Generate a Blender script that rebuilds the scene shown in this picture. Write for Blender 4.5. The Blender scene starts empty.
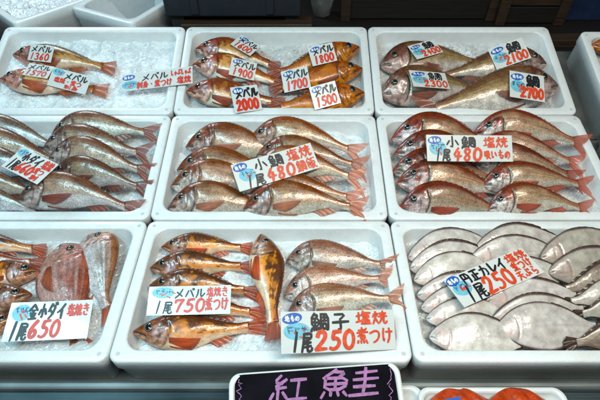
import bpy, math, random
import numpy as np
from mathutils import Matrix, Vector
from mathutils.bvhtree import BVHTree

random.seed(7)
S = bpy.context.scene
COL = S.collection
R = math.radians

# ------------------------------------------------------------------ camera
F = 455.0                      # focal length in photo pixels (600 wide)
W = 0.55                       # pitch of one foam box
TH = R(46.9)
CAM = np.array([0.0, -0.3415, 0.7896 + 0.80])     # the front row's rims lie at z = 0.80
FWD = np.array([0, math.cos(TH), -math.sin(TH)])
DWN = np.array([0, -math.sin(TH), -math.cos(TH)])
XA = np.array([1.0, 0, 0])
cam = bpy.data.cameras.new('camera')
cam.sensor_width = 36; cam.lens = F / 600 * 36
cam.clip_start = 0.02; cam.clip_end = 200
co = bpy.data.objects.new('camera', cam); COL.objects.link(co)
co.location = CAM; co.rotation_euler = (math.pi/2 - TH, 0, 0)
S.camera = co
S.view_settings.view_transform = 'Standard'; S.view_settings.look = 'None'
S.view_settings.exposure = 0; S.view_settings.gamma = 1

def ray(px, py):
    d = FWD + XA*(px-300)/F + DWN*(py-200)/F
    return d/np.linalg.norm(d)

def hit(px, py, o, n):
    d = ray(px, py)
    t = np.dot(o-CAM, n)/np.dot(d, n)
    return CAM + d*t

def on_z(px, py, z):
    return hit(px, py, np.array([0, 0, z]), np.array([0, 0, 1.0]))

# the three rows of boxes: seams between rows, measured once, each row a plane
seam = []
for y, w in ((363, 309), (220, 241), (114.5, 203.5), (26, 181)):
    seam.append(CAM + FWD*(F/w*W) + DWN*((y-200)/w*W))
class Row: pass
ROW = []
for i in range(3):
    r = Row(); r.o = seam[i]; d = seam[i+1]-seam[i]
    r.D = np.linalg.norm(d); r.v = d/r.D; r.n = np.cross(XA, r.v)
    r.M = Matrix([[XA[k], r.v[k], r.n[k], r.o[k]] for k in range(3)] + [[0, 0, 0, 1]])
    ROW.append(r)
RC, RB, RA = ROW
def on_row(row, px, py, h):
    """row-local (x, v, h) of a pixel on the plane h above the rims"""
    p = hit(px, py, row.o + row.n*h, row.n)
    q = p-row.o
    return np.array([q[0], np.dot(q, row.v), h])

# ------------------------------------------------------------------ helpers
def link(name, me, parent=None, mat=None, M=None):
    o = bpy.data.objects.new(name, me)
    COL.objects.link(o)
    if parent is not None: o.parent = parent
    if M is not None: o.matrix_world = M
    if mat is not None and me is not None: me.materials.append(mat)
    return o

def tag(o, label=None, cat=None, group=None, kind=None):
    if label: o['label'] = label
    if cat: o['category'] = cat
    if group: o['group'] = group
    if kind: o['kind'] = kind
    return o

def thing(name, label, cat, M=None, group=None):
    o = bpy.data.objects.new(name, None); COL.objects.link(o)
    o.empty_display_size = 0.03
    if M is not None: o.matrix_world = M
    return tag(o, label, cat, group)

def mesh(name, verts, faces, smooth=True, colors=None, uv=None):
    me = bpy.data.meshes.new(name)
    me.from_pydata([tuple(map(float, v)) for v in verts], [], [tuple(map(int, f)) for f in faces])
    if smooth: me.polygons.foreach_set('use_smooth', [True]*len(me.polygons))
    if colors is not None:
        a = me.color_attributes.new('col', 'FLOAT_COLOR', 'POINT')
        a.data.foreach_set('color', np.asarray(colors, dtype=np.float32).ravel())
    if uv is not None:
        a = me.attributes.new('flank', 'FLOAT_VECTOR', 'POINT')
        a.data.foreach_set('vector', np.asarray(uv, dtype=np.float32).ravel())
    me.update()
    return me

class MB:
    def __init__(s): s.v = []; s.f = []
    def add(s, v, f):
        b = len(s.v); s.v += [tuple(p) for p in v]; s.f += [tuple(i+b for i in q) for q in f]
        return s
    def box(s, x0, x1, y0, y1, z0, z1, M=None):
        v = [(x, y, z) for z in (z0, z1) for y in (y0, y1) for x in (x0, x1)]
        if M is not None: v = [tuple(M @ Vector(p)) for p in v]
        return s.add(v, [(0,2,3,1), (4,5,7,6), (0,1,5,4), (2,6,7,3), (0,4,6,2), (1,3,7,5)])
    def build(s, name, mat, parent=None, smooth=False, M=None, bevel=0):
        me = mesh(name, s.v, s.f, smooth)
        o = link(name, me, parent, mat, M)
        if bevel:
            m = o.modifiers.new('bevel', 'BEVEL'); m.width = bevel; m.segments = 3; m.limit_method = 'ANGLE'
        return o

def rrect(x0, x1, y0, y1, r, n=7):
    pts = []
    for cx, cy, a0 in ((x1-r, y1-r, 0), (x0+r, y1-r, 90), (x0+r, y0+r, 180), (x1-r, y0+r, 270)):
        for k in range(n):
            a = R(a0+90*k/(n-1)); pts.append((cx+r*math.cos(a), cy+r*math.sin(a)))
    return pts

def loops(rings, cap0=True, cap1=True):
    """rings: list of lists of (x,y,z), all the same length"""
    v = []; f = []; n = len(rings[0])
    for r in rings: v += r
    for i in range(len(rings)-1):
        for k in range(n):
            a = i*n+k; b = i*n+(k+1) % n
            f.append((a, b, b+n, a+n))
    if cap0: f.append(tuple(range(n))[::-1])
    if cap1: f.append(tuple((len(rings)-1)*n+k for k in range(n)))
    return v, f

# ------------------------------------------------------------------ materials
def newmat(name):
    m = bpy.data.materials.new(name); m.use_nodes = True
    nt = m.node_tree; b = nt.nodes['Principled BSDF']
    return m, nt, b
def N(nt, t, **kw):
    n = nt.nodes.new(t)
    for k, v in kw.items():
        if k in n.inputs: n.inputs[k].default_value = v
        else: setattr(n, k, v)
    return n
def ramp(nt, stops):
    n = nt.nodes.new('ShaderNodeValToRGB'); e = n.color_ramp.elements
    while len(e) < len(stops): e.new(0.5)
    for el, (p, c) in zip(e, stops): el.position = p; el.color = (*c, 1) if len(c) == 3 else c
    return n

def plain(name, c, rough=0.5, metal=0.0, var=0.12, scale=30, bump=0.0, bscale=200, coat=0.0, alpha=None):
    m, nt, b = newmat(name)
    tc = N(nt, 'ShaderNodeTexCoord')
    nz = N(nt, 'ShaderNodeTexNoise', Scale=scale, Detail=5.0); nt.links.new(tc.outputs['Object'], nz.inputs['Vector'])
    rp = ramp(nt, [(0.3, tuple(x*(1-var) for x in c)), (0.7, tuple(min(1, x*(1+var)) for x in c))])
    nt.links.new(nz.outputs['Fac'], rp.inputs['Fac']); nt.links.new(rp.outputs['Color'], b.inputs['Base Color'])
    b.inputs['Roughness'].default_value = rough; b.inputs['Metallic'].default_value = metal
    b.inputs['Coat Weight'].default_value = coat
    if bump:
        n2 = N(nt, 'ShaderNodeTexNoise', Scale=bscale, Detail=3.0); nt.links.new(tc.outputs['Object'], n2.inputs['Vector'])
        bp = N(nt, 'ShaderNodeBump', Strength=bump, Distance=0.002)
        nt.links.new(n2.outputs['Fac'], bp.inputs['Height']); nt.links.new(bp.outputs['Normal'], b.inputs['Normal'])
    return m

def foam_mat(name, c=(0.76, 0.775, 0.775)):
    m, nt, b = newmat(name)
    tc = N(nt, 'ShaderNodeTexCoord')
    vo = N(nt, 'ShaderNodeTexVoronoi', Scale=230.0); nt.links.new(tc.outputs['Object'], vo.inputs['Vector'])
    nz = N(nt, 'ShaderNodeTexNoise', Scale=9.0, Detail=6.0); nt.links.new(tc.outputs['Object'], nz.inputs['Vector'])
    n3 = N(nt, 'ShaderNodeTexNoise', Scale=60.0, Detail=6.0); nt.links.new(tc.outputs['Object'], n3.inputs['Vector'])
    mx = N(nt, 'ShaderNodeMath', operation='ADD'); nt.links.new(nz.outputs['Fac'], mx.inputs[0]); nt.links.new(n3.outputs['Fac'], mx.inputs[1])
    rp = ramp(nt, [(0.36, tuple(x*0.93 for x in c)), (0.55, c), (0.8, tuple(min(.9, x*1.06) for x in c))])
    ha = N(nt, 'ShaderNodeMath', operation='MULTIPLY'); ha.inputs[1].default_value = 0.5
    nt.links.new(mx.outputs[0], ha.inputs[0]); nt.links.new(ha.outputs[0], rp.inputs['Fac'])
    mm = N(nt, 'ShaderNodeMix', data_type='RGBA', blend_type='MULTIPLY'); mm.inputs[0].default_value = 0.16
    r2 = ramp(nt, [(0.0, (1, 1, 1)), (0.75, (0.72, 0.74, 0.76))])
    nt.links.new(vo.outputs['Distance'], r2.inputs['Fac'])
    nt.links.new(rp.outputs['Color'], mm.inputs[6]); nt.links.new(r2.outputs['Color'], mm.inputs[7])
    n4 = N(nt, 'ShaderNodeTexNoise', Scale=5.0, Detail=8.0, Distortion=1.2); nt.links.new(tc.outputs['Object'], n4.inputs['Vector'])
    r4 = ramp(nt, [(0.56, (1, 1, 1)), (0.72, (0.86, 0.83, 0.80))]); nt.links.new(n4.outputs['Fac'], r4.inputs['Fac'])
    m4 = N(nt, 'ShaderNodeMix', data_type='RGBA', blend_type='MULTIPLY'); m4.inputs[0].default_value = 0.7
    nt.links.new(mm.outputs[2], m4.inputs[6]); nt.links.new(r4.outputs['Color'], m4.inputs[7])
    nt.links.new(m4.outputs[2], b.inputs['Base Color'])
    bp = N(nt, 'ShaderNodeBump', Strength=0.3, Distance=0.0012)
    nt.links.new(vo.outputs['Distance'], bp.inputs['Height']); bp.invert = True
    nt.links.new(bp.outputs['Normal'], b.inputs['Normal'])
    b.inputs['Roughness'].default_value = 0.42
    b.inputs['Coat Weight'].default_value = 0.35; b.inputs['Coat Roughness'].default_value = 0.22
    return m

def ice_mat(name, c):
    m, nt, b = newmat(name)
    tc = N(nt, 'ShaderNodeTexCoord')
    vo = N(nt, 'ShaderNodeTexVoronoi', Scale=115.0); nt.links.new(tc.outputs['Object'], vo.inputs['Vector'])
    v2 = N(nt, 'ShaderNodeTexVoronoi', Scale=260.0); nt.links.new(tc.outputs['Object'], v2.inputs['Vector'])
    nz = N(nt, 'ShaderNodeTexNoise', Scale=14.0, Detail=6.0); nt.links.new(tc.outputs['Object'], nz.inputs['Vector'])
    a = N(nt, 'ShaderNodeMath', operation='ADD'); nt.links.new(vo.outputs['Distance'], a.inputs[0]); nt.links.new(v2.outputs['Distance'], a.inputs[1])
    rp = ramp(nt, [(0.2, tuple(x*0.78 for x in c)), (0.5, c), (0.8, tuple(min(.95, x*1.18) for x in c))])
    sp = N(nt, 'ShaderNodeSeparateColor'); nt.links.new(vo.outputs['Color'], sp.inputs[0])
    mx = N(nt, 'ShaderNodeMix', data_type='FLOAT'); mx.inputs[0].default_value = 0.3
    nt.links.new(nz.outputs['Fac'], mx.inputs[2]); nt.links.new(sp.outputs[0], mx.inputs[3])
    nt.links.new(mx.outputs[0], rp.inputs['Fac']); nt.links.new(rp.outputs['Color'], b.inputs['Base Color'])
    bp = N(nt, 'ShaderNodeBump', Strength=0.28, Distance=0.003)
    nt.links.new(a.outputs[0], bp.inputs['Height']); nt.links.new(bp.outputs['Normal'], b.inputs['Normal'])
    b.inputs['Roughness'].default_value = 0.16
    b.inputs['Subsurface Weight'].default_value = 0.25
    b.inputs['Subsurface Radius'].default_value = (0.01, 0.012, 0.014)
    b.inputs['Subsurface Scale'].default_value = 0.5
    return m

def skin_mat(name, scale_amt, cell, rough, coat, sat=1.12):
    m, nt, b = newmat(name)
    at = N(nt, 'ShaderNodeAttribute', attribute_name='col')
    fl = N(nt, 'ShaderNodeAttribute', attribute_name='flank')
    mp = N(nt, 'ShaderNodeMapping'); mp.inputs['Scale'].default_value = (1.0, 1.25, 1.0)
    nt.links.new(fl.outputs['Vector'], mp.inputs['Vector'])
    vo = N(nt, 'ShaderNodeTexVoronoi', Scale=cell); vo.inputs['Randomness'].default_value = 0.55
    nt.links.new(mp.outputs['Vector'], vo.inputs['Vector'])
    nz = N(nt, 'ShaderNodeTexNoise', Scale=55.0, Detail=6.0); nt.links.new(fl.outputs['Vector'], nz.inputs['Vector'])
    # scale edges darken, each scale catches the light a little differently
    r1 = ramp(nt, [(0.15, (1.15, 1.15, 1.15)), (0.62, (1-scale_amt, 1-scale_amt*1.05, 1-scale_amt*1.1))])
    nt.links.new(vo.outputs['Distance'], r1.inputs['Fac'])
    m1 = N(nt, 'ShaderNodeMix', data_type='RGBA', blend_type='MULTIPLY'); m1.inputs[0].default_value = 1
    nt.links.new(at.outputs['Color'], m1.inputs[6]); nt.links.new(r1.outputs['Color'], m1.inputs[7])
    r2 = ramp(nt, [(0.3, (0.72, 0.7, 0.68)), (0.7, (1.22, 1.22, 1.2))])
    nt.links.new(nz.outputs['Fac'], r2.inputs['Fac'])
    m2 = N(nt, 'ShaderNodeMix', data_type='RGBA', blend_type='MULTIPLY'); m2.inputs[0].default_value = 1
    nt.links.new(m1.outputs[2], m2.inputs[6]); nt.links.new(r2.outputs['Color'], m2.inputs[7])
    hs = N(nt, 'ShaderNodeHueSaturation', Saturation=sat); nt.links.new(m2.outputs[2], hs.inputs['Color']); nt.links.new(hs.outputs['Color'], b.inputs['Base Color'])
    sp = N(nt, 'ShaderNodeSeparateColor'); nt.links.new(vo.outputs['Color'], sp.inputs[0])
    mr = N(nt, 'ShaderNodeMapRange'); mr.inputs['To Min'].default_value = rough-.08; mr.inputs['To Max'].default_value = rough+.2
    nt.links.new(sp.outputs[0], mr.inputs['Value']); nt.links.new(mr.outputs[0], b.inputs['Roughness'])
    mt = N(nt, 'ShaderNodeMath', operation='MULTIPLY'); mt.inputs[1].default_value = 0.30
    nt.links.new(at.outputs['Alpha'], mt.inputs[0]); nt.links.new(mt.outputs[0], b.inputs['Metallic'])
    ad = N(nt, 'ShaderNodeMath', operation='MULTIPLY_ADD'); ad.inputs[1].default_value = -scale_amt; 
    nt.links.new(vo.outputs['Distance'], ad.inputs[0]); nt.links.new(nz.outputs['Fac'], ad.inputs[2])
    bp = N(nt, 'ShaderNodeBump', Strength=0.30, Distance=0.0016)
    nt.links.new(ad.outputs[0], bp.inputs['Height']); nt.links.new(bp.outputs['Normal'], b.inputs['Normal'])
    n3 = N(nt, 'ShaderNodeTexNoise', Scale=48.0, Detail=3.0); nt.links.new(fl.outputs['Vector'], n3.inputs['Vector'])
    b2 = N(nt, 'ShaderNodeBump', Strength=0.42, Distance=0.004)
    nt.links.new(n3.outputs['Fac'], b2.inputs['Height']); nt.links.new(b2.outputs['Normal'], b.inputs['Coat Normal'])
    b.inputs['Coat Weight'].default_value = coat; b.inputs['Coat Roughness'].default_value = 0.15
    b.inputs['Specular IOR Level'].default_value = 0.5
    return m

def fin_mat(name):
    m, nt, b = newmat(name)
    at = N(nt, 'ShaderNodeAttribute', attribute_name='col')
    nt.links.new(at.outputs['Color'], b.inputs['Base Color'])
    b.inputs['Roughness'].default_value = 0.33
    b.inputs['Coat Weight'].default_value = 0.4; b.inputs['Coat Roughness'].default_value = 0.12
    tr = N(nt, 'ShaderNodeBsdfTranslucent'); nt.links.new(at.outputs['Color'], tr.inputs['Color'])
    mx = N(nt, 'ShaderNodeMixShader'); mx.inputs[0].default_value = 0.4
    nt.links.new(b.outputs[0], mx.inputs[1]); nt.links.new(tr.outputs[0], mx.inputs[2])
    tp = N(nt, 'ShaderNodeBsdfTransparent'); m3 = N(nt, 'ShaderNodeMixShader')
    nt.links.new(at.outputs['Alpha'], m3.inputs[0]); nt.links.new(mx.outputs[0], m3.inputs[1]); nt.links.new(tp.outputs[0], m3.inputs[2])
    nt.links.new(m3.outputs[0], nt.nodes['Material Output'].inputs['Surface'])
    return m

def eye_mat(name):
    m, nt, b = newmat(name)
    at = N(nt, 'ShaderNodeAttribute', attribute_name='col'); nt.links.new(at.outputs['Color'], b.inputs['Base Color'])
    b.inputs['Roughness'].default_value = 0.12; b.inputs['Coat Weight'].default_value = 1; b.inputs['Coat Roughness'].default_value = 0.03
    return m

def wood_mat(name, c):
    m, nt, b = newmat(name)
    tc = N(nt, 'ShaderNodeTexCoord'); mp = N(nt, 'ShaderNodeMapping'); mp.inputs['Scale'].default_value = (3, 40, 40)
    nt.links.new(tc.outputs['Object'], mp.inputs['Vector'])
    nz = N(nt, 'ShaderNodeTexNoise', Scale=3.0, Detail=8.0, Distortion=0.6); nt.links.new(mp.outputs['Vector'], nz.inputs['Vector'])
    rp = ramp(nt, [(0.3, tuple(x*.35 for x in c)), (0.55, c), (0.75, tuple(x*1.4 for x in c))])
    nt.links.new(nz.outputs['Fac'], rp.inputs['Fac']); nt.links.new(rp.outputs['Color'], b.inputs['Base Color'])
    b.inputs['Roughness'].default_value = 0.6
    bp = N(nt, 'ShaderNodeBump', Strength=0.4, Distance=0.002); nt.links.new(nz.outputs['Fac'], bp.inputs['Height'])
    nt.links.new(bp.outputs['Normal'], b.inputs['Normal'])
    return m

def steel_mat(name, c, rough):
    m, nt, b = newmat(name)
    tc = N(nt, 'ShaderNodeTexCoord'); mp = N(nt, 'ShaderNodeMapping'); mp.inputs['Scale'].default_value = (2, 90, 90)
    nt.links.new(tc.outputs['Object'], mp.inputs['Vector'])
    nz = N(nt, 'ShaderNodeTexNoise', Scale=4.0, Detail=6.0); nt.links.new(mp.outputs['Vector'], nz.inputs['Vector'])
    n2 = N(nt, 'ShaderNodeTexNoise', Scale=7.0, Detail=6.0); nt.links.new(tc.outputs['Object'], n2.inputs['Vector'])
    rp = ramp(nt, [(0.35, tuple(x*.55 for x in c)), (0.6, c)]); nt.links.new(n2.outputs['Fac'], rp.inputs['Fac'])
    nt.links.new(rp.outputs['Color'], b.inputs['Base Color'])
    mr = N(nt, 'ShaderNodeMapRange'); mr.inputs['To Min'].default_value = rough-.1; mr.inputs['To Max'].default_value = rough+.2
    nt.links.new(nz.outputs['Fac'], mr.inputs['Value']); nt.links.new(mr.outputs[0], b.inputs['Roughness'])
    b.inputs['Metallic'].default_value = 0.9
    return m

M_FOAM = foam_mat('white_foam')
M_FOAM_OLD = foam_mat('white_foam_old', (0.70, 0.73, 0.74))
M_DIMPLE = plain('foam_dimple', (0.50, 0.52, 0.52), 0.6, var=.1)
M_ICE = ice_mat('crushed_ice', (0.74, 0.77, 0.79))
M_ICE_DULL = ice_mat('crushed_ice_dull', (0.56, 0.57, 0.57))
M_BREAM = skin_mat('sea_bream_skin', 0.40, 330.0, 0.27, 0.6)
M_ROCK = skin_mat('rockfish_skin', 0.18, 420.0, 0.28, 0.62)
M_FLOUNDER = skin_mat('flounder_skin', 0.06, 500.0, 0.28, 0.6, 1.0)
M_FIN = fin_mat('fin_membrane')
M_EYE = eye_mat('fish_eye')
M_PUPIL = plain('pupil_black', (0.006, 0.006, 0.008), 0.06, var=0, coat=1)
M_CARD = plain('laminated_card', (.63, .635, .62), 0.3, var=.03, coat=.25)
M_BLACKINK = plain('black_ink', (0.012, 0.012, 0.014), 0.4, var=.3, scale=200)
M_REDINK = plain('red_ink', (0.62, 0.035, 0.012), 0.4, var=.25, scale=150)
M_ORANGEINK = plain('orange_red_ink', (0.66, 0.06, 0.016), 0.4, var=.25, scale=150)
M_BLUE = plain('blue_sticker', (0.015, 0.10, 0.42), 0.35, var=.1)
M_CYAN = plain('cyan_sticker', (0.16, 0.47, 0.60), 0.35, var=.15, scale=80)
M_NAVYINK = plain('navy_ink', (0.02, 0.06, 0.16), 0.4, var=.2)
M_WHITEINK = plain('white_ink', (0.75, 0.75, 0.74), 0.4, var=.03)
M_STEEL = steel_mat('stainless_steel', (0.30, 0.33, 0.33), 0.36)
M_COUNTER = steel_mat('dull_blue_green_steel', (.085, .115, .125), .30)
M_GREENSTEEL = plain('worn_green_counter', (0.035, 0.075, 0.06), 0.3, var=.5, scale=12, coat=.3)
M_DECK = plain('wet_grey_deck', (0.10, 0.105, 0.10), 0.4, var=.35, scale=15, coat=.2)

# ------------------------------------------------------------------ foam boxes
H_ICE = -0.043
def foam_box(name_label, M, wx, D, height=0.105, group='white foam fish boxes on the display', ice=None, ice_label=None,
             icemat=None, seed=0, mat=None, level=H_ICE, dimples=True):
    """box with its front left rim corner at the local origin, rims at z=0"""
    mat = mat or M_FOAM
    t = thing('foam_box', name_label, 'foam box', M, group)
    g = 0.0015; dr = 0.012; rim = 0.0235
    x0, x1, y0, y1 = g, wx-g, g, D-g
    def ring(i, r, z): return [(x, y, z) for x, y in rrect(x0+i, x1-i, y0+i, y1-i, r)]
    rings = [ring(dr, .012, -height), ring(.004, .016, -.034), ring(0.0005, .018, -.030), ring(0, .018, -.004), ring(.0012, .017, -.0012), ring(.004, .016, 0),
             ring(rim-.004, .028, 0), ring(rim-.001, .030, -.0015), ring(rim, .030, -.004), ring(rim+.004, .03, -height*.45), ring(rim+.012, .03, -height+.02)]
    v, f = loops(rings)
    me = mesh('shell', v, f)
    o = link('shell', me, t, mat)
    if dimples:
        for (cx, cy) in ((x0+.0155, y0+.0155), (x1-.0155, y0+.0155), (x0+.0155, y1-.0155), (x1-.0155, y1-.0155)):
            rr = [[(cx+r*math.cos(k*.5236), cy+r*math.sin(k*.5236), z) for k in range(12)] for r, z in ((.0040, .0003), (.0036, .0006), (.0028, .0004), (.0022, .0003))]
            vv, ff = loops(rr, False, True)
            link('corner_dimple', mesh('corner_dimple', vv, ff), t, M_DIMPLE)
    if ice:
        rng = np.random.default_rng(seed)
        nx, ny = 110, 70
        i0 = rim+.002
        xs = np.linspace(x0+i0, x1-i0, nx); ys = np.linspace(y0+i0, y1-i0, ny)
        X, Y = np.meshgrid(xs, ys, indexing='ij')
        Z = np.full_like(X, level)
        for k in range(40):
            fx, fy = rng.normal(0, 60, 2); Z += .0009*np.sin(fx*X+fy*Y+rng.uniform(0, 6.28))
        Z += rng.normal(0, .0007, Z.shape)
        vs = np.stack([X.ravel(), Y.ravel(), Z.ravel()], 1)
        fs = [(i*ny+j, (i+1)*ny+j, (i+1)*ny+j+1, i*ny+j+1) for i in range(nx-1) for j in range(ny-1)]
        mb = MB(); mb.v = [tuple(p) for p in vs]; mb.f = fs
        nch = int(ice)
        ico = np.array([(0,0,1),(.9,0,.1),(.28,.85,.1),(-.72,.53,.1),(-.72,-.53,.1),(.28,-.85,.1),(0,0,-1)])
        icf = [(0,1,2),(0,2,3),(0,3,4),(0,4,5),(0,5,1),(6,2,1),(6,3,2),(6,4,3),(6,5,4),(6,1,5)]
        for k in range(nch):
            cx = rng.uniform(x0+i0+.01, x1-i0-.01); cy = rng.uniform(y0+i0+.01, y1-i0-.01)
            s = rng.uniform(.002, .0048); q = ico*rng.uniform(.5, 1.2, (7, 3))*s
            a = rng.uniform(0, 6.28); q = np.stack([q[:,0]*math.cos(a)-q[:,1]*math.sin(a), q[:,0]*math.sin(a)+q[:,1]*math.cos(a), q[:,2]], 1)
            mb.add(q+np.array([cx, cy, level+.002]), icf)
        o = mb.build('crushed_ice', icemat or M_ICE, None, smooth=False, M=M)
        tag(o, ice_label, 'ice', None, 'stuff')
    return t

def row_M(row, x, v=0.0, n=0.0):
    p = row.o + XA*x + row.v*v + row.n*n
    m = row.M.copy(); m.translation = Vector(p); return m

XL = -0.629*W                      # left edge of the middle column
cols = (XL-W, XL, XL+W)
names = {('A',0):'back left', ('A',1):'back centre', ('A',2):'back right', ('B',0):'middle left', ('B',1):'middle centre', ('B',2):'middle right',
         ('C',0):'front left', ('C',1):'front centre', ('C',2):'front right'}
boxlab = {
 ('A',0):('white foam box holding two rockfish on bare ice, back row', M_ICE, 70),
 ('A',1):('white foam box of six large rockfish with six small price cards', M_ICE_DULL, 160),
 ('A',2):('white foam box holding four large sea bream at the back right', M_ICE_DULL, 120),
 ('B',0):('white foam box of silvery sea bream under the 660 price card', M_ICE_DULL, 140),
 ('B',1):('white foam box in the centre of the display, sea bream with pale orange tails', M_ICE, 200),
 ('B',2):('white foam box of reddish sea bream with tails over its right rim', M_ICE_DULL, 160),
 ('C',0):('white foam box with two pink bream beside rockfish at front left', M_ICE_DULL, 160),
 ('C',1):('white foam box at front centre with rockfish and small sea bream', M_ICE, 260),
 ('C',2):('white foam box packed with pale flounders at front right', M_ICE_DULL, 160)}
for rk, row in (('A', RA), ('B', RB), ('C', RC)):
    for c in range(3):
        lab, im, nch = boxlab[(rk, c)]
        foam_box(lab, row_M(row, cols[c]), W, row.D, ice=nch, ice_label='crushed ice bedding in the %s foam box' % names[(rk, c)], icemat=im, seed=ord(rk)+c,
                 level=H_ICE if (rk, c) != ('A', 0) else -.036)
# one more box past the aisle on the right
MX4 = row_M(RA, 1.532*W, -0.02, 0.0)
foam_box('white foam box standing apart at the far right behind a gap', MX4, W, RA.D, ice=100, ice_label='crushed ice bedding in the far right foam box', icemat=M_ICE_DULL, seed=9, height=.14)
foam_box('empty looking grey white foam box beside the middle right box', row_M(RB, 1.52*W, -0.02, -.05), W, RB.D, seed=9, height=.10, mat=M_FOAM_OLD)

# ------------------------------------------------------------------ fish
def interp(tab, u):
    t = np.array(tab); x, y = t[:, 0], t[:, 1]
    # smooth (monotone-ish) cubic through the table
    m = np.gradient(y, x)
    i = np.clip(np.searchsorted(x, u)-1, 0, len(x)-2)
    h = x[i+1]-x[i]; s = np.clip((u-x[i])/h, 0, 1)
    return (2*s**3-3*s**2+1)*y[i] + (s**3-2*s**2+s)*h*m[i] + (-2*s**3+3*s**2)*y[i+1] + (s**3-s**2)*h*m[i+1]

def sm(a, b, x):
    t = np.clip((x-a)/(b-a), 0, 1); return t*t*(3-2*t)

def noise2(rng, x, y, fx, fy, n=10):
    r = np.zeros_like(x)
    for k in range(n):
        a, b = rng.normal(0, fx), rng.normal(0, fy)
        r += np.sin(a*x+b*y+rng.uniform(0, 6.28))
    return r/math.sqrt(n/2)

SP = {
 'bream': dict(tail=.215,
   top=[(0,.004),(.03,.062),(.07,.115),(.13,.172),(.2,.212),(.28,.232),(.38,.233),(.5,.208),(.62,.166),(.75,.108),(.86,.062),(.94,.043),(1,.045)],
   bot=[(0,-.012),(.03,-.045),(.08,-.083),(.15,-.118),(.25,-.148),(.36,-.160),(.48,-.153),(.6,-.125),(.7,-.09),(.8,-.056),(.9,-.040),(1,-.044)],
   wid=[(0,.012),(.05,.038),(.12,.060),(.22,.078),(.35,.084),(.5,.074),(.65,.052),(.8,.030),(.92,.018),(1,.012)], p=1.0, eye=(.135,.36,.038)),
 'rockfish': dict(tail=.19,
   top=[(0,.014),(.04,.046),(.1,.086),(.17,.122),(.25,.152),(.34,.172),(.44,.170),(.56,.144),(.69,.105),(.8,.071),(.9,.052),(1,.055)],
   bot=[(0,-.004),(.03,-.030),(.09,-.070),(.17,-.110),(.27,-.142),(.38,-.156),(.5,-.148),(.62,-.115),(.72,-.080),(.82,-.056),(.92,-.048),(1,-.052)],
   wid=[(0,.018),(.05,.046),(.12,.072),(.22,.092),(.35,.094),(.5,.078),(.65,.054),(.8,.034),(.92,.022),(1,.014)], p=.9, eye=(.150,.42,.044)),
 'flounder': dict(tail=.13,
   top=[(0,.010),(.03,.052),(.08,.098),(.16,.152),(.26,.196),(.38,.220),(.5,.218),(.62,.192),(.74,.146),(.85,.085),(.94,.042),(1,.038)],
   bot=[(0,-.010),(.03,-.050),(.08,-.090),(.16,-.145),(.26,-.192),(.38,-.220),(.5,-.216),(.62,-.188),(.74,-.142),(.85,-.083),(.94,-.042),(1,-.038)],
   wid=[(0,.008),(.06,.026),(.15,.042),(.3,.052),(.5,.048),(.7,.036),(.85,.022),(1,.010)], p=.62, eye=None),
}

def lerp(a, b, t): return np.asarray(a)*(1-t[..., None]) + np.asarray(b)*t[..., None]

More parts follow.
